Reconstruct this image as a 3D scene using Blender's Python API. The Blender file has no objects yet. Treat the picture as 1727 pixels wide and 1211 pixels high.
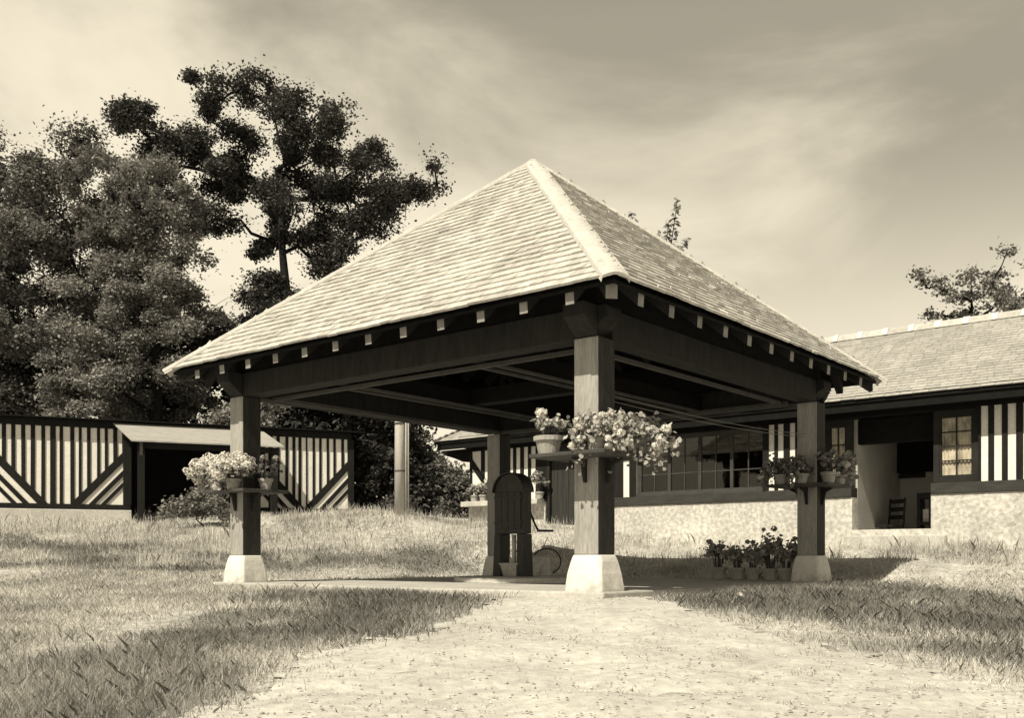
import bpy, math, random
import numpy as np
from mathutils import Vector, Matrix
random.seed(7); rng = np.random.default_rng(11)
S = bpy.context.scene; COL = S.collection
PI = math.pi; R_ = math.radians
F, CX, HY, EYE = 1683.0, 863.5, 940.0, 0.31      # focal length / principal column / horizon row of the 1727 x 1211 view, eye height over the slab
TH = R_(50.58)                                   # the pavilion and the cottage share one orientation
CT, ST = math.cos(TH), math.sin(TH)
RV = Vector((CT, ST, 0)); LV = Vector((-ST, CT, 0))
def px(q, r, D):                                 # point at depth D on the sight line of (q, r)
    return Vector(((q-CX)/F*D, D, EYE+(HY-r)/F*D))

# ------------------------------------------------------------------ materials
TINT = (1.0, .968, .915)
def nn(nt, t, **kw):
    n = nt.nodes.new(t)
    for k, v in kw.items(): setattr(n, k, v)
    return n
MATS = {}
def mk(name, v, var=.25, scale=4., rough=.85, bump=0., stretch=(1,1,1), island=0., spec=.15, detail=6., trans=0., fine=0., world=False):
    m = bpy.data.materials.new(name); m.use_nodes = True; nt = m.node_tree; L = nt.links
    b = nt.nodes['Principled BSDF']; b.inputs['Roughness'].default_value = rough
    b.inputs['Specular IOR Level'].default_value = spec
    tc = nn(nt, 'ShaderNodeTexCoord'); mp = nn(nt, 'ShaderNodeMapping'); mp.inputs['Scale'].default_value = stretch
    if world:
        g = nn(nt, 'ShaderNodeNewGeometry'); L.new(g.outputs['Position'], mp.inputs['Vector'])
    else: L.new(tc.outputs['Object'], mp.inputs['Vector'])
    nz = nn(nt, 'ShaderNodeTexNoise'); nz.inputs['Scale'].default_value = scale; nz.inputs['Detail'].default_value = detail; nz.inputs['Roughness'].default_value = .65
    L.new(mp.outputs[0], nz.inputs['Vector'])
    mr = nn(nt, 'ShaderNodeMapRange'); mr.inputs['From Min'].default_value = .3; mr.inputs['From Max'].default_value = .7
    mr.inputs['To Min'].default_value = v*(1-var); mr.inputs['To Max'].default_value = v*(1+var)
    L.new(nz.outputs['Fac'], mr.inputs['Value']); val = mr.outputs[0]
    if fine:
        n2 = nn(nt, 'ShaderNodeTexNoise'); n2.inputs['Scale'].default_value = scale*9; n2.inputs['Detail'].default_value = 4
        L.new(mp.outputs[0], n2.inputs['Vector'])
        r2 = nn(nt, 'ShaderNodeMapRange'); r2.inputs['From Min'].default_value = .35; r2.inputs['From Max'].default_value = .65
        r2.inputs['To Min'].default_value = 1-fine; r2.inputs['To Max'].default_value = 1+fine
        L.new(n2.outputs['Fac'], r2.inputs['Value'])
        mm = nn(nt, 'ShaderNodeMath', operation='MULTIPLY'); L.new(val, mm.inputs[0]); L.new(r2.outputs[0], mm.inputs[1]); val = mm.outputs[0]
    if island:
        g = nn(nt, 'ShaderNodeNewGeometry')
        r2 = nn(nt, 'ShaderNodeMapRange'); r2.inputs['To Min'].default_value = 1-island; r2.inputs['To Max'].default_value = 1+island
        L.new(g.outputs['Random Per Island'], r2.inputs['Value'])
        mm = nn(nt, 'ShaderNodeMath', operation='MULTIPLY'); L.new(val, mm.inputs[0]); L.new(r2.outputs[0], mm.inputs[1]); val = mm.outputs[0]
    vm = nn(nt, 'ShaderNodeVectorMath', operation='SCALE'); vm.inputs[0].default_value = TINT
    L.new(val, vm.inputs['Scale']); L.new(vm.outputs[0], b.inputs['Base Color'])
    if bump:
        bp = nn(nt, 'ShaderNodeBump'); bp.inputs['Strength'].default_value = bump; bp.inputs['Distance'].default_value = .02
        n3 = nn(nt, 'ShaderNodeTexNoise'); n3.inputs['Scale'].default_value = scale*(22 if world else 5); n3.inputs['Detail'].default_value = 5
        L.new(mp.outputs[0], n3.inputs['Vector']); L.new(n3.outputs['Fac'], bp.inputs['Height']); L.new(bp.outputs[0], b.inputs['Normal'])
    if trans:
        out = nt.nodes['Material Output']; tr = nn(nt, 'ShaderNodeBsdfTranslucent'); L.new(vm.outputs[0], tr.inputs['Color'])
        mx = nn(nt, 'ShaderNodeMixShader'); mx.inputs[0].default_value = trans
        L.new(b.outputs[0], mx.inputs[1]); L.new(tr.outputs[0], mx.inputs[2]); L.new(mx.outputs[0], out.inputs['Surface'])
    MATS[name] = m
    return m
mk('stained_post_shade', .045, .3, 2.5, .7, .25, (6,6,.5), fine=.18)
mk('stained_post_lit', .38, .22, 2.5, .7, .25, (6,6,.5), fine=.18)
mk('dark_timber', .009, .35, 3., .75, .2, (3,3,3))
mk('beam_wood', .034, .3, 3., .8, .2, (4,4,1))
mk('rafter_end', .30, .25, 6., .8, .2)
mk('whitewash', .90, .10, 2.5, .9, .2, fine=.06)
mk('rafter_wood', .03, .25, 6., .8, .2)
mk('batten_wood', .10, .2, 5.)
mk('tile', .56, .13, 1.3, .8, .2, island=.15, fine=.12)
mk('hip_lead', .60, .16, 4., .8, .3, fine=.08)
mk('limewash', .80, .10, 5., .9, .25, fine=.05)
def splash():
    m = MATS['limewash']; nt = m.node_tree; b = nt.nodes['Principled BSDF']; src = b.inputs['Base Color'].links[0].from_socket
    tc = nn(nt,'ShaderNodeTexCoord'); sp = nn(nt,'ShaderNodeSeparateXYZ'); nt.links.new(tc.outputs['Object'],sp.inputs[0])
    nz = nn(nt,'ShaderNodeTexNoise'); nz.inputs['Scale'].default_value = 14.; nt.links.new(tc.outputs['Object'],nz.inputs['Vector'])
    ad = nn(nt,'ShaderNodeMath',operation='MULTIPLY_ADD'); nt.links.new(nz.outputs['Fac'],ad.inputs[0]); ad.inputs[1].default_value = .3; nt.links.new(sp.outputs['Z'],ad.inputs[2])
    r = nn(nt,'ShaderNodeMapRange'); r.inputs['From Min'].default_value = .10; r.inputs['From Max'].default_value = .26; r.inputs['To Min'].default_value = .62; nt.links.new(ad.outputs[0],r.inputs['Value'])
    vm = nn(nt,'ShaderNodeVectorMath',operation='SCALE'); nt.links.new(src,vm.inputs[0]); nt.links.new(r.outputs[0],vm.inputs['Scale']); nt.links.new(vm.outputs[0],b.inputs['Base Color'])
splash()
mk('plaster', .70, .12, 2.5, .9, .2, fine=.05)
mk('grey_plaster', .52, .15, 1.5, .9, .1)
mk('timber_stripe', .018, .3, 6., .8, .2, (4,4,.6))
mk('timber_sill', .055, .3, 6., .8, .2, (3,.6,3))
mk('concrete', .55, .2, 3., .9, .3, fine=.12)
mk('slab_stone', .50, .2, 2., .9, .3, fine=.1)
mk('far_roof', .42, .13, 1.4, .85, .3, (1,1,1), island=.10, fine=.10)
mk('porch_roof', .40, .15, 3., .8, .2, (1,4,1), fine=.1)
mk('door_wood', .045, .3, 4., .7, .2, (5,5,.5))
mk('frame_grey', .075, .25, 5., .7, .1)
mk('frame_dark', .03, .3, 5., .7, .1)
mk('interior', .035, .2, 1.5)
mk('terracotta', .42, .22, 8., .9, .15, fine=.12)
mk('soil', .05, .4, 20.)
mk('leaf_light', .42, .35, 9., .6, 0, island=.35, trans=.25)
mk('leaf_mid', .27, .35, 9., .6, 0, island=.4, trans=.25)
mk('leaf_dim', .11, .35, 9., .6, 0, island=.4, trans=.2)
mk('petal', .82, .1, 9., .7, 0, island=.14, trans=.25)
mk('petal_dim', .36, .15, 9., .7, 0, island=.2, trans=.2)
mk('stem', .10, .2, 9.)
mk('pump_paint', .03, .35, 5., .45, .2, (4,4,.7), spec=.4)
mk('iron', .02, .2, 9., .4, spec=.5)
mk('galvanised', .60, .2, 6., .45, .1, spec=.5)
mk('wire', .20, .1, 9., .5)
mk('pole_paint', .5, .2, 3., .8, .2, (5,5,.4), fine=.1)
mk('bark', .022, .4, 5., .95, .5, (4,4,1))
mk('oak_leaf', .095, .45, .5, .6, 0, island=.45, trans=.22)
mk('ash_leaf', .30, .5, .55, .6, 0, island=.5, trans=.25)
mk('wood_leaf', .22, .6, .45, .6, 0, island=.5, trans=.2)
mk('dark_leaf', .06, .5, .5, .6, 0, island=.5, trans=.15)
mk('bright_leaf', .34, .45, .9, .6, 0, island=.45, trans=.3)
mk('pale_leaf', .26, .35, .9, .6, 0, island=.4, trans=.3)
mk('dry_blade', .62, .38, .8, .8, 0, island=.35, trans=.3, world=True)
mk('dark_and_shadow_blade', .33, .4, .9, .75, 0, island=.3, trans=.42, world=True)
mk('tuft_blade', .44, .4, .8, .75, 0, island=.35, trans=.42, world=True)
mk('pebble', .42, .25, 8., .9, 0, island=.5)
mk('path_sand', .57, .17, 1.7, .95, .3, detail=9., fine=.13, world=True)
mk('chair_wood', .03, .3, 8., .5)
def glass(name, refl, dark):
    m = bpy.data.materials.new(name); m.use_nodes = True; nt = m.node_tree
    nt.nodes.remove(nt.nodes['Principled BSDF']); out = nt.nodes['Material Output']
    gl = nn(nt, 'ShaderNodeBsdfGlossy'); gl.inputs['Roughness'].default_value = .03; gl.inputs['Color'].default_value = (*TINT, 1)
    t = nn(nt, 'ShaderNodeBsdfTransparent'); t.inputs['Color'].default_value = (dark, dark*.98, dark*.94, 1)
    mx = nn(nt, 'ShaderNodeMixShader'); mx.inputs[0].default_value = refl
    nz = nn(nt, 'ShaderNodeTexNoise'); nz.inputs['Scale'].default_value = 3.
    bp = nn(nt, 'ShaderNodeBump'); bp.inputs['Strength'].default_value = .08; bp.inputs['Distance'].default_value = .02
    nt.links.new(nz.outputs['Fac'], bp.inputs['Height']); nt.links.new(bp.outputs[0], gl.inputs['Normal'])
    nt.links.new(t.outputs[0], mx.inputs[1]); nt.links.new(gl.outputs[0], mx.inputs[2]); nt.links.new(mx.outputs[0], out.inputs['Surface'])
    MATS[name] = m
glass('pane_glass', .05, .92)
mk('added_pane_backing', .85, .55, 4., .9, 0, (1,1.5,.8), detail=4); 
# ground: dry turf whose darker patches follow the 'tone' attribute
def ground_mat():
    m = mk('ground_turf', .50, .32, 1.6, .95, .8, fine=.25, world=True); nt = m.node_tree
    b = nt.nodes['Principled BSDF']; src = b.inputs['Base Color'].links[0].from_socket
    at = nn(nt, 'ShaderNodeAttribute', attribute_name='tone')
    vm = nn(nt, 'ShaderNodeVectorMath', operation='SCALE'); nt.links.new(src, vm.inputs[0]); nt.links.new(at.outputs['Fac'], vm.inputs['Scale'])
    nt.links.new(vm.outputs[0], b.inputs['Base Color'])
ground_mat()
def stone_mat():                                  # rubble wall: voronoi stones in pale mortar
    m = mk('rubble', .60, .20, 1.6, .95, .5, fine=.22); nt = m.node_tree; b = nt.nodes['Principled BSDF']
    src = b.inputs['Base Color'].links[0].from_socket
    tc = nn(nt, 'ShaderNodeTexCoord'); vo = nn(nt, 'ShaderNodeTexVoronoi', feature='DISTANCE_TO_EDGE'); vo.inputs['Scale'].default_value = 9.
    nt.links.new(tc.outputs['Object'], vo.inputs['Vector'])
    r = nn(nt, 'ShaderNodeMapRange'); r.inputs['From Max'].default_value = .12; r.inputs['To Min'].default_value = 1.04; r.inputs['To Max'].default_value = .93
    nt.links.new(vo.outputs['Distance'], r.inputs['Value'])
    nz = nn(nt, 'ShaderNodeTexNoise'); nz.inputs['Scale'].default_value = 1.1; nt.links.new(tc.outputs['Object'], nz.inputs['Vector'])
    r3 = nn(nt, 'ShaderNodeMapRange'); r3.inputs['From Min'].default_value = .42; r3.inputs['From Max'].default_value = .6
    nt.links.new(nz.outputs['Fac'], r3.inputs['Value'])
    mx = nn(nt, 'ShaderNodeMix'); mx.inputs[2].default_value = 1.05
    nt.links.new(r3.outputs[0], mx.inputs[0]); nt.links.new(r.outputs[0], mx.inputs[3])
    vm = nn(nt, 'ShaderNodeVectorMath', operation='SCALE'); nt.links.new(src, vm.inputs[0]); nt.links.new(mx.outputs[0], vm.inputs['Scale'])
    nt.links.new(vm.outputs[0], b.inputs['Base Color'])
    bp = [n for n in nt.nodes if n.type == 'BUMP'][0]; b2 = nn(nt,'ShaderNodeBump'); b2.inputs['Strength'].default_value = .16; b2.inputs['Distance'].default_value = .02
    r4 = nn(nt,'ShaderNodeMapRange',interpolation_type='SMOOTHSTEP'); r4.inputs['From Max'].default_value = .2; nt.links.new(vo.outputs['Distance'],r4.inputs['Value']); nt.links.new(r4.outputs[0],b2.inputs['Height']); nt.links.new(bp.outputs[0],b2.inputs['Normal']); nt.links.new(b2.outputs[0],b.inputs['Normal'])
stone_mat()

# ------------------------------------------------------------------ mesh helpers
class MB:
    def __init__(s): s.v = []; s.f = []
    def add(s, vs, fs):
        o = len(s.v); s.v += [tuple(p) for p in vs]; s.f += [tuple(i+o for i in f) for f in fs]; return s
    def box(s, x0, x1, y0, y1, z0, z1):
        return s.add([(x0,y0,z0),(x1,y0,z0),(x1,y1,z0),(x0,y1,z0),(x0,y0,z1),(x1,y0,z1),(x1,y1,z1),(x0,y1,z1)],
                     [(0,3,2,1),(4,5,6,7),(0,1,5,4),(1,2,6,5),(2,3,7,6),(3,0,4,7)])
    def hull8(s, lo, hi):                         # two quads joined
        return s.add(list(lo)+list(hi), [(0,3,2,1),(4,5,6,7),(0,1,5,4),(1,2,6,5),(2,3,7,6),(3,0,4,7)])
    def prism(s, pts, axis, a, b):                # polygon pts (u,v) extruded a..b along axis
        def P(u, v, w): return {'x':(w,u,v), 'y':(u,w,v), 'z':(u,v,w)}[axis]
        n = len(pts); vs = [P(u,v,a) for u,v in pts]+[P(u,v,b) for u,v in pts]
        return s.add(vs, [tuple(range(n))[::-1], tuple(range(n,2*n))]+[(i,(i+1)%n,n+(i+1)%n,n+i) for i in range(n)])
    def tube(s, pts, rad, n=8, cap=True):
        pts = [Vector(p) for p in pts]; rad = rad if isinstance(rad, (list,tuple)) else [rad]*len(pts)
        vs = []; up = Vector((.13,.21,.97))
        for i, p in enumerate(pts):
            d = (pts[min(i+1,len(pts)-1)]-pts[max(i-1,0)]).normalized()
            a = d.cross(up); a = d.cross(Vector((1,0,0))) if a.length < .05 else a
            a.normalize(); c = d.cross(a)
            vs += [p+(a*math.cos(2*PI*k/n)+c*math.sin(2*PI*k/n))*rad[i] for k in range(n)]
        fs = [(i*n+k, i*n+(k+1)%n, (i+1)*n+(k+1)%n, (i+1)*n+k) for i in range(len(pts)-1) for k in range(n)]
        if cap: fs += [tuple(range(n))[::-1], tuple(range((len(pts)-1)*n, len(pts)*n))]
        return s.add(vs, fs)
    def lathe(s, prof, n=20, c=(0,0,0)):
        vs = [(c[0]+r*math.cos(2*PI*k/n), c[1]+r*math.sin(2*PI*k/n), c[2]+z) for r, z in prof for k in range(n)]
        fs = [(i*n+k, i*n+(k+1)%n, (i+1)*n+(k+1)%n, (i+1)*n+k) for i in range(len(prof)-1) for k in range(n)]
        return s.add(vs, fs)
    def build(s, name, mat, parent=None, bevel=0, smooth=False, loc=None):
        me = bpy.data.meshes.new(name); me.from_pydata(s.v, [], s.f); me.update()
        return link(name, me, mat, parent, bevel, smooth, loc)
def link(name, me, mat, parent=None, bevel=0, smooth=False, loc=None):
    o = bpy.data.objects.new(name, me); COL.objects.link(o)
    if mat: me.materials.append(MATS[mat])
    if parent: o.parent = parent
    if loc is not None: o.location = loc
    if smooth:
        me.polygons.foreach_set('use_smooth', [True]*len(me.polygons))
    if bevel:
        b = o.modifiers.new('bevel', 'BEVEL'); b.width = bevel; b.segments = 2; b.limit_method = 'ANGLE'
    return o
def tag(o, label=None, cat=None, group=None, kind=None):
    if label: o['label'] = label
    if cat: o['category'] = cat
    if group: o['group'] = group
    if kind: o['kind'] = kind
    return o
def empty(name, loc, rz=0, label=None, cat=None, group=None):
    o = bpy.data.objects.new(name, None); COL.objects.link(o); o.location = loc; o.rotation_euler = (0,0,rz)
    o.empty_display_size = .1
    return tag(o, label, cat, group)
def copy_tree(o, parent=None):
    c = o.copy(); COL.objects.link(c)
    if parent: c.parent = parent
    for ch in list(o.children): copy_tree(ch, c)
    return c
def np_mesh(name, V, nper):                        # V: (n*nper,3) verts, one polygon for each nper
    me = bpy.data.meshes.new(name); n = len(V)//nper
    me.vertices.add(len(V)); me.vertices.foreach_set('co', np.ascontiguousarray(V, dtype=np.float32).ravel())
    me.loops.add(len(V)); me.loops.foreach_set('vertex_index', np.arange(len(V), dtype=np.int32))
    me.polygons.add(n); me.polygons.foreach_set('loop_start', np.arange(0, len(V), nper, dtype=np.int32))
    me.update(calc_edges=True); me.validate(); return me
RHOMB = np.array([(0,-.5,0),(.30,-.05,.06),(0,.5,0),(-.30,-.05,.06)])
ROUND = np.array([(math.cos(a)*.5*(1+.12*math.cos(5*a)), math.sin(a)*.5*(1+.12*math.cos(5*a)), .09*math.cos(2*a)) for a in np.linspace(0, 2*PI, 9)[:-1]])
def cards(C, size, shape, up=.35, N=None):         # leaf-sized polygons at C, random attitude
    n = len(C); C = np.asarray(C); size = np.broadcast_to(np.asarray(size), (n,))
    if N is None:
        N = rng.normal(size=(n,3)); N[:,2] = np.abs(N[:,2])+up
    N = N/np.linalg.norm(N, axis=1, keepdims=True)
    T = rng.normal(size=(n,3)); T -= N*(T*N).sum(1, keepdims=True); T /= np.linalg.norm(T, axis=1, keepdims=True)
    B = np.cross(N, T)
    V = C[:,None,:]+size[:,None,None]*(shape[None,:,0:1]*B[:,None,:]+shape[None,:,1:2]*T[:,None,:]+shape[None,:,2:3]*N[:,None,:])
    return V.reshape(-1,3)

# ------------------------------------------------------------------ terrain
_lat = rng.random((64,64))
def vnoise(x, y):
    x = np.asarray(x, float); y = np.asarray(y, float)
    xi = np.floor(x).astype(int); yi = np.floor(y).astype(int); fx = x-xi; fy = y-yi
    fx = fx*fx*(3-2*fx); fy = fy*fy*(3-2*fy)
    a = _lat[xi%64, yi%64]; b = _lat[(xi+1)%64, yi%64]; c = _lat[xi%64, (yi+1)%64]; d = _lat[(xi+1)%64, (yi+1)%64]
    return (a*(1-fx)+b*fx)*(1-fy)+(c*(1-fx)+d*fx)*fy
def fbm(x, y): return .55*vnoise(x,y)+.28*vnoise(x*2.1+7,y*2.1+3)+.17*vnoise(x*4.3+1,y*4.3+9)
PC = Vector((.268, 12.635, 0))                     # pavilion centre
def pav(x, y, z=0): return PC+RV*x+LV*y+Vector((0,0,z))
CP = [(0,0,-.62),(-4,0,-.62),(4,0,-.65),(0,-6,-.9),(-6,-6,-.9),(6,-6,-.95),(0,4,-.34),(-2.5,4,-.34),(2.5,4,-.36),(-8,6,-.3),(8,6,-.4),(0,6.5,-.19),(-3,7,-.19),(3.5,7,-.24),
      (-5,11,-.06),(-8,13,.08),(6.5,11,-.10),(5.0,9,-.2),(7.5,13,.05)]
for x in (-2.95,0,2.95):
    for y in (-3.15,0,3.15):
        p = pav(x,y); CP.append((p.x,p.y,-.055))
for q in [(45,880,21),(222,877,21.8),(590,864,23.6),(740,864,26),(675,866,21),(793,888,21.9),(945,882,20.4),(1045,900,19.4),(1300,922,17.5),(1500,926,16.15),(1680,921,15.1),
          (600,938,17),(600,908,19.2),(200,940,16),(200,905,19),(1500,958,14),(-150,890,20)]:
    p = px(*q); CP.append((p.x,p.y,p.z))
CP += [(8.5,20,.6),(4,25,1.0),(-14,30,1.3),(0,34,1.6),(12,30,.9),(-16,14,.5),(14,13,.2)]
CP = np.array(CP)
def _U(r2): return np.where(r2 < 1e-12, 0, .5*r2*np.log(np.maximum(r2,1e-12)))
_n = len(CP); _K = _U(((CP[:,None,:2]-CP[None,:,:2])**2).sum(-1))+np.eye(_n)*.15
_P = np.c_[np.ones(_n), CP[:,:2]]
_w = np.linalg.solve(np.block([[_K,_P],[_P.T,np.zeros((3,3))]]), np.r_[CP[:,2],0,0,0])
def gz(x, y):
    x = np.atleast_1d(np.asarray(x,float)); y = np.atleast_1d(np.asarray(y,float))
    sh = x.shape; X = x.ravel(); Y = y.ravel()
    cx = np.clip(X,-20,20); cy = np.clip(Y,-8,40)
    z = _w[_n]+_w[_n+1]*cx+_w[_n+2]*cy
    for i in range(_n): z = z+_w[i]*_U((cx-CP[i,0])**2+(cy-CP[i,1])**2)
    z = np.clip(z,-1.2,2.2)
    dx = X-PC.x; dy = Y-PC.y; u = np.abs(dx*CT+dy*ST)-3.0; v = np.abs(-dx*ST+dy*CT)-3.2
    dist = np.maximum(np.maximum(u,v),0); k = np.clip(dist/1.2,0,1)
    z = -.055*(1-k)+z*k
    z = z+(fbm(X*.9+5,Y*.9)-.5)*.09*k+(fbm(X*3.1,Y*3.1)-.5)*.03*k
    return z.reshape(sh)
def gz1(x, y): return float(gz([x],[y])[0])
def inpoly(X, Y, poly):
    r = np.zeros(len(X), bool); n = len(poly)
    for i in range(n):
        x0,y0 = poly[i]; x1,y1 = poly[(i+1)%n]
        c = ((y0 > Y) != (y1 > Y)); xi = (x1-x0)*(Y-y0)/((y1-y0) if y1 != y0 else 1e-9)+x0
        r ^= c & (X < xi)
    return r
# patches of the yard, drawn on a plan of sight-line columns / rows and fixed to the ground once, as world polygons
def plan(poly, zref=-.1):
    out = []
    for q, r in poly:
        D = 8.
        for _ in range(60):
            g = gz1((q-CX)/F*D, D); Dn = (EYE-g)*F/max(r-HY, 12.); D = D*.6+.4*min(max(Dn,2.),18.)
        out.append(((q-CX)/F*D, D))
    return out
PATH = plan([(150,1290),(300,1205),(420,1150),(580,1105),(720,1062),(800,1016),(900,1004),(1075,1004),(1160,1030),(1290,1072),(1420,1102),(1560,1135),(1727,1178),(1900,1230),(1900,1300)])
DARK_SHADE = [plan([(230,1082),(300,1052),(420,1030),(470,1004),(560,996),(700,1004),(770,1016),(720,1045),(640,1074),(540,1096),(440,1078),(350,1102)]),
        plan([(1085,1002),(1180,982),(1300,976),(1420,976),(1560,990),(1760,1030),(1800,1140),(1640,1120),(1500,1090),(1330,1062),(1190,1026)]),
        [(-16,15.2),(-9.5,14.6),(-6.2,14.3),(-4.6,14.4),(-3.6,15.2),(-2.2,16.4),(-.6,17.6),(-1.0,18.9),(-3.2,17.6),(-5,17.2),(-7.5,17.9),(-10,18.6),(-16,19.0)]]  # last patch: tree shadow across the left field, put in as darker grass
MID = [plan([(-60,1090),(60,1080),(200,1085),(330,1120),(370,1165),(250,1250),(-60,1300)])]
def wobble(X, Y, s=.35):
    return X+(fbm(X*1.7+3,Y*1.7+8)-.5)*s*2, Y+(fbm(X*1.7+31,Y*1.7+18)-.5)*s*2
def zone(X, Y):                                    # 0 dry, 1 dark and painted shade, 2 tufted, 3 path
    A, B = wobble(X, Y); z = np.zeros(len(X), int)
    h = vnoise(X*5+2,Y*5)*.55+vnoise(X*13,Y*13+5)*.45; A = A+(h-.5)*.7; B = B+(vnoise(X*5+40,Y*5+8)-.5)*.7
    pat = fbm(X*1.1+20,Y*1.1+4)
    for p in MID: z[inpoly(A,B,p) & (pat > .36)] = 2
    for k, p in enumerate(DARK_SHADE): z[inpoly(A,B,p) & (pat > (.37 if k < 2 else .42)+.25*(h-.5))] = 1
    A, B = wobble(X, Y, .22); A = A+(vnoise(X*7,Y*7)-.5)*.22; B = B+(vnoise(X*7+9,Y*7+4)-.5)*.22; z[inpoly(A,B,PATH)] = 3
    return z
def blocked(X, Y):                                 # floors and buildings
    dx = X-PC.x; dy = Y-PC.y; u = dx*CT+dy*ST; v = -dx*ST+dy*CT
    b = (np.abs(u) < 2.95) & (np.abs(v) < 3.15)
    b |= (u > 16.33-(PC.x*CT+PC.y*ST)) & (v < 9) & (u < 22-(PC.x*CT+PC.y*ST))
    return b

# ground sheet
def axis(lo, hi, step, far, grow=1.22):
    a = list(np.arange(lo, hi+1e-6, step)); s = step
    while a[-1] < far: s *= grow; a.append(a[-1]+s)
    s = step; 
    while a[0] > -far: s *= grow; a.insert(0, a[0]-s)
    return np.array(a)
gx = axis(-8, 8, .16, 600); gy = axis(2, 19, .16, 600)
GX, GY = np.meshgrid(gx, gy); GZ = gz(GX.ravel(), GY.ravel())
me = bpy.data.meshes.new('ground'); nx, ny = len(gx), len(gy)
V = np.c_[GX.ravel(), GY.ravel(), GZ]
idx = np.arange(nx*ny).reshape(ny,nx)
Fq = np.stack([idx[:-1,:-1],idx[:-1,1:],idx[1:,1:],idx[1:,:-1]],-1).reshape(-1,4)
me.from_pydata(V.tolist(), [], Fq.tolist()); me.update()
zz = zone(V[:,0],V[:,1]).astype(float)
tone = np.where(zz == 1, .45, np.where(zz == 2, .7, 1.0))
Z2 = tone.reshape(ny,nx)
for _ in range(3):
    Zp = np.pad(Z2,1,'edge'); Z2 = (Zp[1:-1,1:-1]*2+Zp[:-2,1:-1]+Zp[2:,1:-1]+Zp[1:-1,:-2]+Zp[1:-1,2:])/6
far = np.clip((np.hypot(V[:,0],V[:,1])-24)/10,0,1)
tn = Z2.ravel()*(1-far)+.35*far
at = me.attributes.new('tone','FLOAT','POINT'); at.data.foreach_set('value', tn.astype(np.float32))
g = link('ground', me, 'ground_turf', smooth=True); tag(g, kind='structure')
# path: its own sheet draped a little above the turf
hx = np.arange(-4.5,7.5,.06); hy = np.arange(2.2,9.2,.06); HX, HYY = np.meshgrid(hx,hy)
pz = gz(HX.ravel(),HYY.ravel())+.007+(fbm(HX.ravel()*6,HYY.ravel()*6)-.5)*.022
mask = (zone(HX.ravel(),HYY.ravel()) == 3).reshape(HX.shape)
idx = np.arange(HX.size).reshape(HX.shape); ok = mask[:-1,:-1]&mask[1:,1:]&mask[:-1,1:]&mask[1:,:-1]
Fq = np.stack([idx[:-1,:-1],idx[:-1,1:],idx[1:,1:],idx[1:,:-1]],-1)[ok]
used = np.unique(Fq); remap = -np.ones(HX.size,int); remap[used] = np.arange(len(used))
me = bpy.data.meshes.new('path'); me.from_pydata(np.c_[HX.ravel(),HYY.ravel(),pz][used].tolist(), [], remap[Fq].tolist()); me.update()
tag(link('path', me, 'path_sand', smooth=True), kind='structure')

# ------------------------------------------------------------------ grass, counted by nobody
def grass(name, mat, X, Y, hmin, hmax, lean=.5, wmul=1.):
    n = len(X); Z = gz(X,Y); D = np.hypot(X,Y)
    h = (hmin+(hmax-hmin)*rng.random(n)**2.6)*(.45+1.1*fbm(X*1.3,Y*1.3))*np.clip(.55+.06*D,.6,1.15); w = (.0011+.00024*D)*wmul*(.7+.6*rng.random(n))
    a = rng.random(n)*2*PI; b = rng.random(n)*2*PI; ln = lean*h*rng.random(n)
    ca, sa = np.cos(a)*w, np.sin(a)*w; lx, ly = np.cos(b)*ln, np.sin(b)*ln
    P = np.zeros((n,5,3)); base = np.c_[X,Y,Z-.01]
    P[:,0] = base-np.c_[ca,sa,0*w]; P[:,1] = base+np.c_[ca,sa,0*w]
    m = base+np.c_[lx*.35,ly*.35,h*.6]; P[:,2] = m+np.c_[ca,sa,0*w]*.75; P[:,4] = m-np.c_[ca,sa,0*w]*.75
    P[:,3] = base+np.c_[lx,ly,h]
    me = np_mesh(name, P.reshape(-1,3), 5)
    return tag(link(name, me, mat), kind='stuff')
def scatter(n, d0, d1, pw=1.):
    u = rng.random(n); D = d0*(d1/d0)**(u**pw); X = (rng.random(n)*2-1)*(.64*D+1.2); return X, D
X, Y = scatter(1150000, 3.2, 24); z = zone(X+rng.normal(size=1150000)*.10,Y+rng.normal(size=1150000)*.16); bl = blocked(X,Y)
thin = fbm(X*.8+11,Y*.8+2)
pathd = np.zeros(len(X))
pd = np.min(np.stack([np.hypot(X-p[0],Y-p[1]) for p in PATH[2:-3]]),0)
sel = (z == 0) & ~bl & (thin > .34+.3*rng.random(len(X))-.12) & (rng.random(len(X)) < .30+.70*np.clip(pd/1.6,0,1)) & ((zone(X,Y) != 3) | (rng.random(len(X)) < .12))
tag(grass('dry_grass', 'dry_blade', X[sel], Y[sel], .015, .075, 1.1), 'short dry pale grass covering the yard round the shelter', 'grass')
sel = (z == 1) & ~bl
tag(grass('dark_and_shadow_grass', 'dark_and_shadow_blade', X[sel], Y[sel], .02, .095, 1.1), 'darker thick grass either side of the sandy path, and a left field shadow built as dark grass', 'grass')
sel = (z == 2) & ~bl & (thin > .38) & (rng.random(len(X)) < .8)
tag(grass('tufted_grass', 'tuft_blade', X[sel], Y[sel], .015, .115, 1.1), 'rough mixed tufts of grass in the near left corner', 'grass')
# taller seeding grass towards the buildings
X, Y = scatter(90000, 12.5, 23); z = zone(X,Y); bl = blocked(X,Y)
hi = gz(X,Y); sel = (z != 1) & ~bl & (hi > .12) & (fbm(X*.7,Y*.7+4) > .42)
tag(grass('tall_grass', 'dry_blade', X[sel], Y[sel], .06, .22, .6, .8), 'taller pale seeding grass on the bank near the buildings', 'grass')
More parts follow.
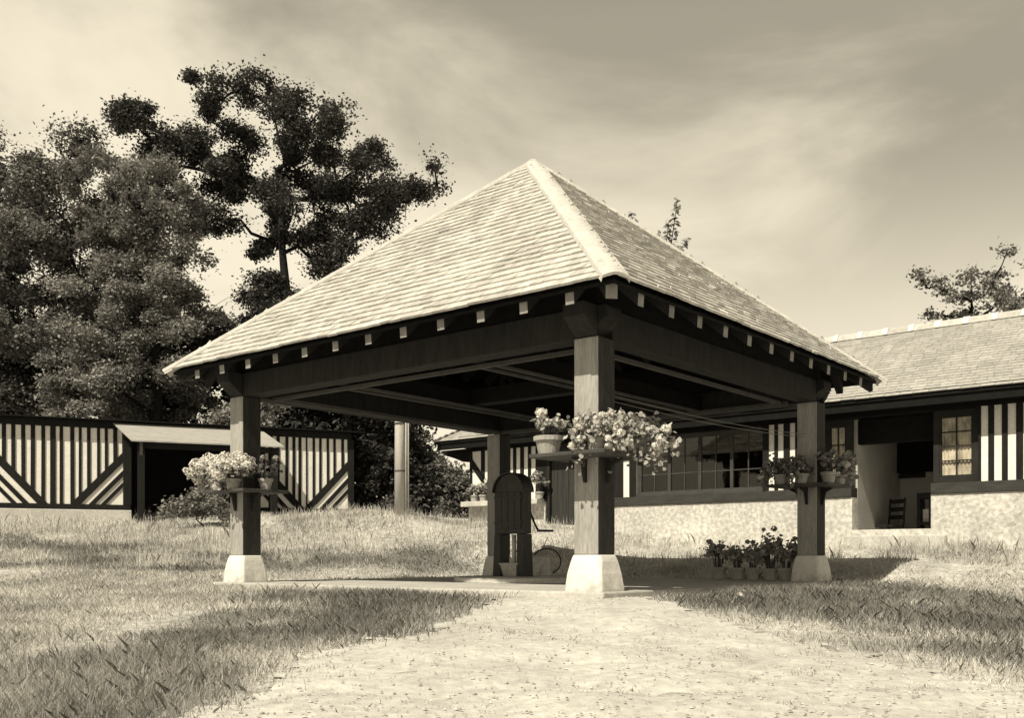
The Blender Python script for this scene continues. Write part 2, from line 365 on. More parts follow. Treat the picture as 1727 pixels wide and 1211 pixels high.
# sparse sprigs on the sand
X, Y = scatter(90000, 3.2, 9.0); z = zone(X,Y); spot = fbm(X*2.6+3,Y*2.6+9)
pd = np.min(np.stack([np.hypot(X-p[0],Y-p[1]) for p in PATH]),0)
sel = (z == 3) & ((spot > .64) | ((spot > .42+.3*rng.random(len(X))) & (X < .2) & (rng.random(len(X)) < np.clip(1-pd/1.5,0,.5))))
tag(grass('path_weeds', 'tuft_blade', X[sel], Y[sel], .01, .05, 1.), 'sparse low weeds growing through the sandy path', 'grass')
X, Y = scatter(60000, 3.2, 9.2); sel = zone(X,Y) == 3; X = X[sel][:12000]; Y = Y[sel][:12000]
OCT = np.array([(1,0,0),(0,1,0),(-1,0,0),(0,-1,0),(0,0,.6)]); n = len(X)
sz = .0022+.013*rng.random(n)**7; rot = rng.random(n)*6.28; c, s_ = np.cos(rot), np.sin(rot)
T = []
Zp = gz(X,Y)+.014
for (i,j) in ((0,1),(1,2),(2,3),(3,0)):
    for k in (i,j,4):
        ox = (OCT[k,0]*c-OCT[k,1]*s_*.7)*sz; oy = (OCT[k,0]*s_+OCT[k,1]*c*.7)*sz; T.append(np.c_[X+ox,Y+oy,Zp+OCT[k,2]*sz])
Vp = np.stack(T,1).reshape(-1,3)
tag(link('gravel', np_mesh('gravel', Vp, 3), 'pebble'), 'loose grit and small pebbles strewn over the sandy path', 'gravel', kind='stuff')

# ------------------------------------------------------------------ pavilion
A_, B_, SP, OV = 5.535, 5.155, .27, .513
EX, EY, ZE, ZA, ZB = B_/2+OV, A_/2+OV, 2.62, 5.30, 2.29
PX, PY = B_/2-SP/2, A_/2-SP/2
slab = MB().box(-2.72,2.72,-2.92,2.92,-.22,0).build('floor_slab','slab_stone',bevel=.015); slab.location = PC; slab.rotation_euler = (0,0,TH); tag(slab, kind='structure')
plat = MB()
plat.lathe([(0,.003),(1.0,.003),(1.0,.05),(.98,.065),(0,.065)],40)
pl = plat.build('well_platform','concrete'); pl.location = PC; pl.rotation_euler = (0,0,TH); tag(pl, kind='structure')
pv = empty('well_shelter', PC, TH, 'open timber well shelter with four posts and a pyramid tiled roof', 'pavilion')
posts = {}
for nm,(ix,iy) in dict(F=(-1,-1),L=(-1,1),R=(1,-1),B=(1,1)).items():
    cx, cy = ix*PX, iy*PY; h = SP/2
    po = MB().box(-h,h,-h,h,.33,ZB).build('post','stained_post_lit',pv,bevel=.014,loc=(cx,cy,0)); posts[nm] = po
    po.data.materials.append(MATS['stained_post_shade'])
    for f_ in po.data.polygons: f_.material_index = 0 if f_.normal.x < -.5 else 1  # sunward face coloured paler as if lit, the others darker as shade
    b = MB(); pr = [(.215,-.16),(.205,.02),(.19,.16),(.17,.27),(.15,.33)]
    ring = lambda r: [(-r,-r+.03),(-r+.03,-r),(r-.03,-r),(r,-r+.03),(r,r-.03),(r-.03,r),(-r+.03,r),(-r,r-.03)]
    vs = []; fs = []
    for r,z in pr: vs += [(x+random.uniform(-.004,.004),y+random.uniform(-.004,.004),z) for x,y in ring(r)]
    for i in range(len(pr)-1): fs += [(i*8+k,i*8+(k+1)%8,(i+1)*8+(k+1)%8,(i+1)*8+k) for k in range(8)]
    fs += [tuple(range(8))[::-1], tuple(range(32,40))]
    b.add(vs,fs).build('post_base','limewash',po,bevel=.012)
# beams with carved noses
def beam(axis, off, half, z0, z1, w):
    nose = .22
    pr = [(-half-nose,z1-.03),(-half-nose,z1-.13),(-half-nose+.03,z1-.135),(-half-nose+.07,z1-.155),(-half-nose+.11,z1-.20),(-half-nose+.17,z0+.04),(-half,z0)]
    pr[0:1] = [(-half-nose+.02,z1),pr[0]]
    pr = pr+[(-p[0],p[1]) for p in pr[::-1]]
    return MB().prism(pr, axis, off-w/2, off+w/2)
for ix in (-1,1): beam('x', ix*PX, PY, ZB, ZB+.28, .24).build('beam','beam_wood',pv,bevel=.01)
for iy in (-1,1):
    m = MB(); m.prism([(-PX+.122,ZB+.002),(PX-.122,ZB+.002),(PX-.122,ZB+.278),(-PX+.122,ZB+.278)],'y',iy*PY-.118,iy*PY+.118)
    for ix in (-1,1):
        pr = [(0,0),(0,.276),(.50,.276),(.50,.15),(.44,.145),(.36,.12),(.26,.075),(.12,.035)]
        m.prism([(ix*(PX+.122+u*.42),ZB+.002+v) for u,v in pr],'y',iy*PY-.118,iy*PY+.118)
    m.build('beam','beam_wood',pv,bevel=.01)
pl_ = MB()
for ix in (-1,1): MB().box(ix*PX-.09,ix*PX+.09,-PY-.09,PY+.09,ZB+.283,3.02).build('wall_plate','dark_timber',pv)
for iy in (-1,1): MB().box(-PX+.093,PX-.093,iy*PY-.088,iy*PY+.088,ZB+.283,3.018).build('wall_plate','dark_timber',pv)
for ix in (-1,1): MB().box(ix*(PX-.28)-.02,ix*(PX-.28)+.02,-PY+.2,PY-.2,ZB-.03,ZB+.012).build('batten','batten_wood',pv)
for iy in (-1,1): MB().box(-PX+.32,PX-.32,iy*(PY-.28)-.02,iy*(PY-.28)+.02,ZB-.03,ZB+.012).build('batten','batten_wood',pv)
for yy in (-1.05,1.05):
    t = MB().box(-PX+.125,PX-.125,yy-.08,yy+.08,ZB+.02,ZB+.22).build('tie_beam','dark_timber',pv,bevel=.01)
    for k in (-1,1): MB().box(-PX+.3,PX-.3,yy+k*.1-.015,yy+k*.1+.015,ZB-.012,ZB+.018).build('batten','batten_wood',t)
MB().box(-.1,.1,-1.13+.165,1.13-.165,ZB+.03,ZB+.24).build('tie_beam','dark_timber',pv,bevel=.01)
MB().lathe([(0,0),(.07,.0),(.07,2.6),(0,2.6)],8,(0,0,2.56)).build('king_post','dark_timber',pv)
# roof
sx, sy = (ZA-ZE)/EX, (ZA-ZE)/EY
def deck():
    m = MB(); i = .03
    def lay(d, e): return [(-EX+e,-EY+e,ZE-d),(EX-e,-EY+e,ZE-d),(EX-e,EY-e,ZE-d),(-EX+e,EY-e,ZE-d),(0,0,ZA-d)]
    m.add(lay(.025,i)+lay(.055,i), [(0,1,4),(1,2,4),(2,3,4),(3,0,4),(6,5,9),(7,6,9),(8,7,9),(5,8,9),(1,0,5,6),(2,1,6,7),(3,2,7,8),(0,3,8,5)])
    return m
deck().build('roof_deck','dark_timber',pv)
def tile_face(E1, E2, AP):
    E1, E2, AP = Vector(E1), Vector(E2), Vector(AP); m = MB(); u = (E2-E1); W = u.length; u.normalize()
    mid = (E1+E2)/2; up = AP-mid; SL = up.length; up.normalize(); nrm = u.cross(up); nrm = -nrm if nrm.z < 0 else nrm
    gauge = .128; nr = int(SL/gauge)
    for r in range(nr):
        s0 = r*gauge-.02; half = W/2*(1-max(s0,0)/SL)-.01
        if half < .1: continue
        x = -half-random.random()*.1*(1+(r%2)); row = random.uniform(-.003,.003)
        while x < half:
            w = random.uniform(.135,.165); a = max(x,-half); b = min(x+w-.003,half); x += w
            if b-a < .02: continue
            j = random.gauss(0,.0035)+row+(random.choice((-.02,.014)) if random.random() < .035 else 0); lift = random.gauss(.031,.0025); th = .024; tl = .21
            sA = s0+j; sB = s0+tl
            hb = W/2*(1-max(sB,0)/SL)-.004           # keep the head of the tile inside the hip
            aT, bT = max(a,-hb), min(b,hb)
            if bT-aT < .01: aT, bT = (a*.5+b*.5)-.004, (a*.5+b*.5)+.004
            tw = random.uniform(-.002,.002)
            def P(t, s, n): return mid+u*t+up*s+nrm*n
            lo = [P(a,sA+tw,lift),P(b,sA-tw,lift+random.uniform(-.001,.001)),P(bT,sB,.002),P(aT,sB,.002)]
            hi = [p+nrm*th for p in lo]
            m.hull8(lo,hi)
    return m
cs = [(-EX,-EY,ZE-.02),(-EX,EY,ZE-.02),(EX,EY,ZE-.02),(EX,-EY,ZE-.02)]; ap = (0,0,ZA-.02)
for i in range(4): tile_face(cs[i],cs[(i+1)%4],ap).build('roof_slope','tile',pv)
for c in cs:                                       # hip caps
    c0 = Vector(c); a0 = Vector(ap); d = (a0-c0).normalized(); side = d.cross(Vector((0,0,1))).normalized(); up = side.cross(d).normalized(); up = -up if up.z < 0 else up
    m = MB(); vs = []; prof = [(-.118,-.03),(-.112,.004),(-.06,.026),(-.015,.036),(.015,.036),(.06,.026),(.112,.004),(.118,-.03)]
    N = 14
    for k in range(N+1):
        q = c0-d*.05+(a0-c0+d*.05)*(k/N); sc = 1.0+.03*math.sin(k*2.1)
        if k == N: sc = .75
        for s, h in prof: vs.append(q+side*s*sc+up*(h+.028))
    n = len(prof); fs = [(k*n+i,k*n+i+1,(k+1)*n+i+1,(k+1)*n+i) for k in range(N) for i in range(n-1)]
    vs2 = [v-up*.025 for v in vs]; o = len(vs)
    fs += [tuple(reversed([o+i for i in f])) for f in fs]+[(i,o+i,o+i+1,i+1) for i in range(n-1)]
    m.add(vs+vs2,fs); m.build('hip_cap','hip_lead',pv,smooth=False)
mm = MB().lathe([(.12,-.09),(.10,-.02),(.05,.04),(0,.055)],12,(0,0,ZA)); mm.build('roof_finial','hip_lead',pv,smooth=True)
def rafter(side, off, x1):
    ax, e, s = ('y', EX, sx) if side in ('-x','+x') else ('x', EY, sy)
    sg = -1 if side[0] == '-' else 1; e0 = e-.055; zr = lambda q: ZE-.06+(e-q)*s
    pts = [(sg*e0,zr(e0)),(sg*x1,zr(x1)),(sg*x1,zr(x1)-.125),(sg*(e0-.01),zr(e0)-.135)]
    return MB().prism(pts, 'y' if ax == 'y' else 'x', off-.045, off+.045)
for side in ('-x','+x','-y','+y'):
    lng, e = (EY, EX) if side[1] == 'x' else (EX, EY)
    n = 12 if side[1] == 'x' else 11
    for k in range(n):
        off = -lng+.5+(2*lng-1.)*k/(n-1)
        x1 = e*abs(off)/lng+.09
        if x1 > e-.35: x1 = e-.35
        ro_ = rafter(side, off, x1).build('rafter','rafter_wood',pv); ro_.data.materials.append(MATS['rafter_end']); ro_.data.polygons[5].material_index = 1
for c in cs:
    d = Vector((-c[0],-c[1],0)).normalized(); q = Vector((c[0],c[1],ZE))+d*.11; a = Vector((0,0,ZA-.16)); s_ = Vector((-d.y,d.x,0))*.05
    q.z = ZE+.11*(ZA-ZE)/math.hypot(EX,EY)-.09
    MB().hull8([q-s_,q+s_,a+s_*.6-d*.1,a-s_*.6-d*.1],[p+Vector((0,0,-.14)) for p in (q-s_,q+s_,a+s_*.6-d*.1,a-s_*.6-d*.1)]).build('hip_rafter','rafter_wood',pv); hr = [o for o in pv.children if o.name.startswith('hip_rafter')][-1]; hr.data.materials.append(MATS['rafter_end']); hr.data.polygons[2].material_index = 1
# shelf boards round the posts
ZS = 1.20
def shelf(post, x0, x1, y0, y1, ZS=1.20):
    h = SP/2+.004; m = MB(); t = .035
    m.box(x0,-h,y0,y1,ZS,ZS+t); m.box(h,x1,y0,y1,ZS+.002,ZS+t+.002); m.box(-h+.002,h-.002,h,y1-.003,ZS+.004,ZS+t+.001); m.box(-h+.002,h-.002,y0+.003,-h,ZS+.004,ZS+t+.001)
    o = m.build('shelf','frame_grey',post,bevel=.006)
    for (ax, sg) in (('x',-1),('x',1),('y',-1),('y',1)):
        lim = ({('x',-1):-x0,('x',1):x1,('y',-1):-y0,('y',1):y1}[(ax,sg)]-.05)*.8
        if lim < h+.08: continue
        pts = [(sg*h,ZS-.002),(sg*lim,ZS-.002),(sg*lim,ZS-.02),(sg*(h+.06),ZS-.06),(sg*(h+.02),ZS-.22),(sg*h,ZS-.22)]
        MB().prism(pts, 'y' if ax == 'x' else 'x', -.015,.015).build('bracket','frame_dark',o)
    return o
shelf(posts['F'],-.46,.32,-.42,.40)
shelf(posts['L'],-.34,.34,-.42,.42,1.10)
shelf(posts['R'],-.46,.34,-.40,.40)
shelf(posts['B'],-.2,.2,-.2,.2) if 0 else None
pv_beams = 1

# ------------------------------------------------------------------ plants in pots
def geranium(name, label, loc, group, pot=(.10,.075,.17), spread=.2, height=.28, nleaf=120, nflow=5, leaf='leaf_light', petal='petal', lsize=.06, droop=0., rz=0., lean=(0,0), fr=.035, flat=1., trail=None):
    r0, r1, h = pot
    e = empty(name, loc, rz, label, 'potted plant', group)
    p = MB().lathe([(0,0),(r1,0),(r0*.93,h*.74),(r0*1.08,h*.75),(r0*1.1,h*.98),(r0*1.04,h),(r0*.95,h*.99),(r0*.9,h*.86),(0,h*.86)],20).build('pot','terracotta',e,smooth=False)
    MB().lathe([(0,h*.88),(r0*.9,h*.88)],14).build('soil','soil',p)
    st = MB(); C = []; heads = []
    ns = max(5, nleaf//9)
    for i in range(ns):
        a = random.random()*2*PI; rr = spread*math.sqrt(random.random()); top = Vector((math.cos(a)*rr+lean[0],math.sin(a)*rr*flat+lean[1],h+height*(.35+.65*random.random())*(1-.35*rr/spread)-droop*rr/spread*(h+height)))
        mid = Vector((top.x*.5,top.y*.5,h+max(height*.4,0)+.02)); b = Vector((math.cos(a)*r0*.4,math.sin(a)*r0*.4,h*.85))
        st.tube([b,mid,top],[.006,.005,.003],5)
        for k in range(nleaf//ns+1):
            t = .45+.6*random.random(); q = mid.lerp(top,t)
            C.append(q+Vector((random.gauss(0,.032),random.gauss(0,.032),random.gauss(0,.024))))
        heads.append(top)
    if trail:
        tx, ty, n, drop = trail
        for i in range(n):
            a = math.atan2(ty,tx)+random.gauss(0,.55); L1 = math.hypot(tx,ty)*random.uniform(.55,1.1); dz = drop*random.random()
            p = [Vector((math.cos(a)*L1*t,math.sin(a)*L1*t,h+.10+.12*math.sin(t*PI)-dz*t*t-(.12*t))) for t in np.linspace(0,1,7)]
            st.tube(p,[.006,.005,.005,.004,.004,.003,.002],5)
            for k in range(34):
                t = random.uniform(.15,1.05)*6; j = min(int(t),5); q = p[j].lerp(p[j+1],t-j); C.append(q+Vector((random.gauss(0,.045),random.gauss(0,.045),random.gauss(0,.045))))
            if random.random() < .8: heads.insert(0,p[-1]+Vector((0,0,.03)))
    st.build('stem','stem',e)
    sz = lsize*(.6+.7*rng.random(len(C)))
    N = rng.normal(size=(len(C),3))*.7+np.array([(c.x*2.5-.25,c.y*2.5-.25,.75) for c in C])
    link('foliage', np_mesh('foliage', cards(np.array(C), sz, ROUND, N=N), 8), leaf, e)
    if not trail: random.shuffle(heads)
    for q in heads[:nflow]:
        fm = MB(); c = q+Vector((random.gauss(0,.02),random.gauss(0,.02),.05+.05*random.random())); fm.tube([q,c],.003,4)
        dirs = rng.normal(size=(46,3)); dirs /= np.linalg.norm(dirs,axis=1,keepdims=True); dirs[:,2] = dirs[:,2]*.8+.15
        k = fr*random.uniform(.8,1.25)
        me = np_mesh('flower_head', cards(np.array(c)+dirs*k, .028+0*dirs[:,0], ROUND, N=dirs+rng.normal(size=dirs.shape)*.35), 8)
        fo = link('flower_head', me, petal, e)
    return e
def at_post(nm, x, y, z):
    ix, iy = dict(F=(-1,-1),L=(-1,1),R=(1,-1),B=(1,1))[nm]; return pav(ix*PX+x, iy*PY+y, z)
zt = ZS+.036
G1 = 'potted geraniums on the shelves of the posts'
geranium('potted_geranium','pale geranium in a big terracotta pot at the left end of the front post shelf',at_post('F',-.31,.29,zt),G1,(.125,.09,.165),.15,.20,150,5,lsize=.045,fr=.045)
geranium('potted_geranium','pale bushy geranium spilling over the near corner of the front post shelf',at_post('F',-.25,-.19,zt),G1,(.085,.065,.12),.15,.17,380,14,lsize=.040,droop=.15,lean=(-.05,-.02),trail=(-.17,-.08,8,.20))
geranium('potted_geranium','tall flowering geranium against the dark face of the front post',at_post('F',-.10,-.29,zt),G1,(.085,.065,.12),.15,.30,400,12,lsize=.040,droop=.1,trail=(-.10,-.20,7,.2))
geranium('potted_geranium','trailing geranium hanging off the right end of the front post shelf',at_post('F',.20,-.30,zt),G1,(.085,.065,.12),.20,.22,460,12,leaf='leaf_light',petal='petal',lsize=.042,droop=.25,lean=(.05,-.08),trail=(.22,-.26,13,.34))
geranium('potted_geranium','mass of pale geranium bloom on the outer left of the left post shelf',at_post('L',-.24,.26,zt-.10),G1,(.09,.07,.13),.28,.26,320,44,lsize=.042,droop=.14,fr=.06,trail=(-.20,.22,10,.08),lean=(-.1,.1))
geranium('potted_geranium','pale geranium bloom on the near side of the left post shelf',at_post('L',-.25,-.10,zt-.10),G1,(.09,.07,.13),.24,.30,300,38,lsize=.042,droop=.14,fr=.06,trail=(-.26,-.04,9,.08))
geranium('potted_geranium','dark leggy geranium on the right side of the left post shelf',at_post('L',.08,-.30,zt-.10),G1,(.085,.06,.14),.20,.26,90,3,leaf='leaf_dim',petal='petal_dim',lsize=.05)
geranium('potted_geranium','dim geranium at the left end of the right post shelf',at_post('R',-.33,.26,zt),G1,(.085,.06,.13),.22,.20,170,4,leaf='leaf_mid',petal='petal',lsize=.05,trail=(-.2,.2,6,.15))
geranium('potted_geranium','dim trailing geranium left of the dark right post',at_post('R',-.30,.0,zt),G1,(.085,.06,.13),.2,.2,130,3,leaf='leaf_mid',petal='petal_dim',lsize=.05,droop=.1,trail=(-.2,.0,5,.15))
geranium('potted_geranium','geranium in a pot in front of the right post below its shelf edge',at_post('R',-.08,-.26,zt),G1,(.095,.07,.15),.19,.30,150,2,leaf='leaf_mid',petal='petal_dim',lsize=.055)
geranium('potted_geranium','geranium in a pot at the right end of the right post shelf',at_post('R',.20,-.27,zt),G1,(.11,.08,.14),.20,.28,150,4,leaf='leaf_mid',petal='petal',lsize=.052,lean=(.05,-.08),trail=(.16,-.2,6,.12))
# row of pots on the ground by the right post
G2 = 'terracotta pots standing in a row on the ground'
row = [(1212,972,.115,.17,'leftmost pot of the ground row, geranium with small open leaves',.19,.42,150),
       (1243,975,.115,.165,'second pot from the left of the ground row, short leafy geranium',.14,.36,110),
       (1269,973,.090,.165,'narrow pot third from the left of the ground row, dark leaves',.14,.33,110),
       (1299,975,.105,.155,'fourth pot of the ground row, carrying the tallest geranium',.19,.56,190),
       (1326,973,.105,.165,'fifth pot of the ground row, leafy geranium beside the tallest one',.15,.36,130),
       (1356,972,.115,.17,'rightmost pot of the ground row, against the base of the right post',.16,.46,110)]
for q, r, rad, h, lab, sp, ht, nl in row:
    D = 12.42/((q-CX)/F*CT+ST); p = Vector(((q-CX)/F*D, D, .003))
    geranium('potted_geranium',lab,p,G2,(rad,rad*.74,h),sp*1.1,ht,int(nl*1.3),2,leaf='leaf_light',petal='petal_dim',lsize=.055)

# ------------------------------------------------------------------ chain pump, watering can, washing lines
cp = empty('chain_pump', pav(.0,.10,.066)+Vector((-.18,0,0)), TH, 'dark arched chain pump with a crank standing at the centre of the shelter', 'pump')
H0 = 1.30; w = .235; d = .17
arch = [(w*math.cos(a), H0-w+w*math.sin(a)) for a in np.linspace(PI,0,17)]
side = MB().prism([(-w,.54)]+arch+[(w,.54)],'x',-d/2,d/2)
cas = side.build('casing','pump_paint',cp,bevel=.008)
hood = MB(); ro, ri = w+.018, w+.003
for k in range(16):
    a0, a1 = PI-PI*k/16, PI-PI*(k+1)/16; c = H0-w
    hood.hull8([(-d/2-.03,ri*math.cos(a0),c+ri*math.sin(a0)),(d/2+.03,ri*math.cos(a0),c+ri*math.sin(a0)),(d/2+.03,ri*math.cos(a1),c+ri*math.sin(a1)),(-d/2-.03,ri*math.cos(a1),c+ri*math.sin(a1))],
               [(-d/2-.03,ro*math.cos(a0),c+ro*math.sin(a0)),(d/2+.03,ro*math.cos(a0),c+ro*math.sin(a0)),(d/2+.03,ro*math.cos(a1),c+ro*math.sin(a1)),(-d/2-.03,ro*math.cos(a1),c+ro*math.sin(a1))])
hood.build('hood','pump_paint',cp)
for k in (-1,1):
    MB().hull8([(-d/2-.01,k*w-k*.105,0),(d/2+.01,k*w-k*.105,0),(d/2+.01,k*(w+.022),0),(-d/2-.01,k*(w+.022),0)],
               [(-d/2-.004,k*w-k*.10,.537),(d/2+.004,k*w-k*.10,.537),(d/2+.004,k*(w+.002),.537),(-d/2-.004,k*(w+.002),.537)]).build('leg','pump_paint',cp,bevel=.006)
for k in range(4):
    a = -w+.03+(2*w-.06)*k/4; MB().box(-d/2-.014+.002*(k%2),-d/2-.003,a+.003,a+(2*w-.06)/4-.003,.60,H0-w).build('board','pump_paint',cp,bevel=.004)
for z in (.66,.98): MB().box(-d/2-.020,-d/2-.0145,-w+.01,w-.01,z,z+.035).build('strap','iron',cp,bevel=.002)
MB().tube([(0,-.02,.06),(0,-.02,.53)],.03,10).build('pipe','galvanised',cp,smooth=True)
MB().hull8([(-.05,-.12,.0),(.35,-.12,.0),(.35,.12,.0),(-.05,.12,.0)],[(-.10,-.16,.17),(.42,-.16,.17),(.42,.16,.17),(-.10,.16,.17)]).build('trough','concrete',cp,bevel=.01)
cr = MB().tube([(d/2-.02,-.05,1.0),(d/2+.10,-.05,1.0),(d/2+.12,-.08,.97),(d/2+.12,-.13,.80),(d/2+.13,-.19,.66),(d/2+.13,-.24,.585)],.014,8).build('crank','iron',cp,smooth=True)
MB().tube([(d/2+.12,-.24,.58),(d/2+.44,-.24,.585)],.015,8).build('handle','chair_wood',cr,smooth=True)
wc = empty('watering_can', pav(.62,.20,.004)+Vector((.0,.35,0)), TH, 'pale metal watering can with a big hoop handle standing behind the pump', 'watering can')
wc.location = Vector(((913-CX)/F*13.3,13.3,.003))
MB().lathe([(0,0),(.125,0),(.125,.01),(.12,.02),(.112,.30),(.116,.305),(.10,.31),(.0,.325)],20).build('body','galvanised',wc,smooth=False)
MB().tube([(.06+.14*math.cos(a)*1.1-.02,-.06-.10*math.cos(a)*1.2,.25+.17*math.sin(a)) for a in np.linspace(2.6,-1.15,14)],.010,8).build('handle','frame_grey',wc,smooth=True)
sp = MB().tube([(-.10,.04,.06),(-.22,.10,.22),(-.30,.14,.36)],[.028,.02,.015],10).build('spout','galvanised',wc,smooth=True)
MB().lathe([(0,-.01),(.015,-.01),(.045,.03),(0,.035)],14).build('rose','galvanised',sp).location = (-.31,.145,.365)
for k,(za,zb_,lab) in enumerate([(1.86,1.86,'upper of the two thin washing lines strung under the shelter'),(1.815,1.83,'lower of the two thin washing lines strung under the shelter')]):
    a = pav(-PX+.14,-PY+.02+.03*k,za-.03); b = pav(PX-.14,-PY+.02+.03*k,zb_+.02); o = pav(0,0)
    pts = [a.lerp(b,t)-Vector((0,0,.05*4*t*(1-t))) for t in np.linspace(0,1,14)]
    tag(MB().tube([p-o for p in pts],.004,5).build('washing_line','wire',loc=o), lab, 'washing line', 'washing lines under the shelter')
    tag(MB().tube([pav(-PX-.02+.03*k,-PY+.14,za-.03-.01*k)-o, pav(-PX-.02+.03*k,0,za-.08)-o, pav(-PX-.02+.03*k,PY-.14,za-.02)-o],.0035,5).build('washing_line','wire',loc=o),
        ('upper' if k == 0 else 'lower')+' thin line strung from the front post to the left post','washing line','washing lines under the shelter') if 0 else None
# cable down the back of the front post
c0 = at_post('F',SP/2+.03,-.05,0); pts = [Vector((.02*math.sin(z*5),.015*math.sin(z*3),z)) for z in np.linspace(.02,1.3,16)]
tag(MB().tube(pts,.009,6).build('hose','iron',loc=c0), 'thin dark hose hanging down behind the front post', 'hose')

# ------------------------------------------------------------------ cottage behind, parallel to the shelter
W0 = Vector((5.066,17.0,0)); CW = W0.dot(RV)
def wy(q, xo=0.):                                  # along-wall coordinate seen in column q on the plane xo behind the wall face
    t = (q-CX)/F; D = (CW+xo)/(t*CT+ST); return (Vector((t*D,D,0))-W0).dot(LV)
def wz(q, r, xo=0.):
    t = (q-CX)/F; D = (CW+xo)/(t*CT+ST); return EYE+(HY-r)/F*D
ct = empty('half_timbered_cottage', W0, TH, 'long low half timbered cottage with stone base and tiled roof behind the shelter', 'house')
YL, YR, DEP, WT = wy(793), -8.0, 4.0, .25
ZP, ZT = 1.30, 2.72
yo0, yo1 = wy(1570), wy(1437)                      # open bay
yd0, yd1 = wy(982), wy(922)                        # door
yk0, yk1 = wy(1292), wy(1072)                      # four-light window
yw0, yw1 = wy(1437)+.02, wy(1386)                  # small window left of the bay
yr0, yr1 = wy(1650), wy(1572)                      # window right of the bay
ZO = wz(1500,893)
# stone base
def part(name, mat, *boxes, parent=ct, bevel=0, each=False):
    if each: return [MB().box(*b).build(name, mat, parent, bevel) for b in boxes]
    m = MB()
    for b in boxes: m.box(*b)
    return m.build(name, mat, parent, bevel)
part('stone_base','rubble',(0,WT,YR,yo0,-.4,ZP),(.003,WT,yo0,yo1,-.4,ZO),(0,WT,yo1,yd0,-.4,ZP),(-.05,WT,yd1,YL,-.2,1.455),each=True)
part('bay_step','concrete',(-.14,-.004,yo0-.25,yo1+.1,-.3,ZO-.1),bevel=.02)
part('sill_beam','timber_sill',(-.03,WT,YR,yo0-.003,ZP+.002,1.47),(-.03,WT,yo1+.003,yd0,ZP+.002,1.47),(-.06,WT,yd1,YL,1.458,1.51),bevel=.008,each=True)
# plaster wall above the base
part('wall','whitewash',(.0,WT,YR,yr0,1.472,ZT),(.0,WT,yw1,yk0,1.472,ZT),(.0,WT,yk1,yd0,1.472,ZT),(.0,WT,yd1,YL,1.512,ZT),(WT+.002,DEP-WT-.002,YL-.02-WT,YL-.02,-.2,ZT),(WT,DEP,YR,YR+WT,-.2,ZT),each=True)
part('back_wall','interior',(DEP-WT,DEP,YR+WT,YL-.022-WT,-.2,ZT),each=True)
part('head_beam','dark_timber',(-.05,WT+.01,YR,YL,ZT-.1,ZT+.16),(DEP-WT-.01,DEP+.03,YR,YL,ZT+.002,ZT+.12),each=True)
part('inner_wall','grey_plaster',(WT+.003,DEP-WT-.003,yo0-.14,yo0,-.2,ZT-.102),(WT+.003,DEP-WT-.003,yo1,yo1+.14,-.2,ZT-.102),(2.35,2.45,yo0+.002,yo1-.002,-.2,ZT-.104),each=True)
part('inner_floor','concrete',(WT+.003,DEP-WT-.003,YR+WT,yo0-.142,-.1,.5),(WT+.002,2.348,yo0+.002,yo1-.002,-.1,.42),(WT+.003,DEP-WT-.003,yo1+.142,YL-WT-.03,-.1,.45),each=True)
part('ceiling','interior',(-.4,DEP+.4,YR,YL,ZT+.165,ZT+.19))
part('bay_beam','dark_timber',(.26,.45,yo0+.002,yo1-.002,2.2,2.6),(2.2,2.348,yo0+.002,yo1-.002,1.85,2.6),each=True)
# timber strips
def strip(q0, q1, z0=1.473, z1=ZT-.102, pr=.022): MB().box(-pr,-.001,wy(q1),wy(q0),z0,z1).build('timber_strip','timber_stripe',ct,bevel=.004)
for a,b in ((1650,1655),(1667,1677),(1690,1700),(1714,1726),(1742,1752),(1770,1780),(1800,1812)): strip(a,b)
yy_ = wy(1826)
while yy_ > YR+.15: MB().box(-.022,-.001,yy_-.10,yy_,1.473,ZT-.102).build('timber_strip','timber_stripe',ct,bevel=.004); yy_ -= .225
for a,b in ((1287,1297),(1306.5,1312.5),(1322,1332.5),(1341.5,1388)): strip(a,b)
for a,b in ((982,1000),(1010,1024),(1034,1051.5),(1062,1073)): strip(a,b)
for a,b in ((793,797),(812,818),(825,833),(839,847),(854,861),(866,871),(878,884),(891,896),(904,923)): strip(a,b,1.513)
ybr0, ybr1 = wy(836), wy(795)
MB().prism([(ybr0,1.513),(ybr0-.16,1.513),(ybr1-.02,2.30),(ybr1-.02,2.48)],'x',-.04,-.024).build('brace','timber_stripe',ct)
MB().prism([(YL-.62,1.513),(YL-.9,1.513),(YL-.02,2.02),(YL-.02,2.17)] if 0 else [(YL-.35,1.513),(YL-.50,1.513),(YL-.02,1.86),(YL-.02,1.97)],'x',-.04,-.025).build('brace','timber_stripe',ct)
# gable-end bracket under the overhang
MB().prism([(YL,2.40),(YL,2.70),(YL+.85,2.70),(YL+.8,2.60),(YL+.5,2.52),(YL+.22,2.42)],'x',.0,.14).build('eave_bracket','dark_timber',ct)
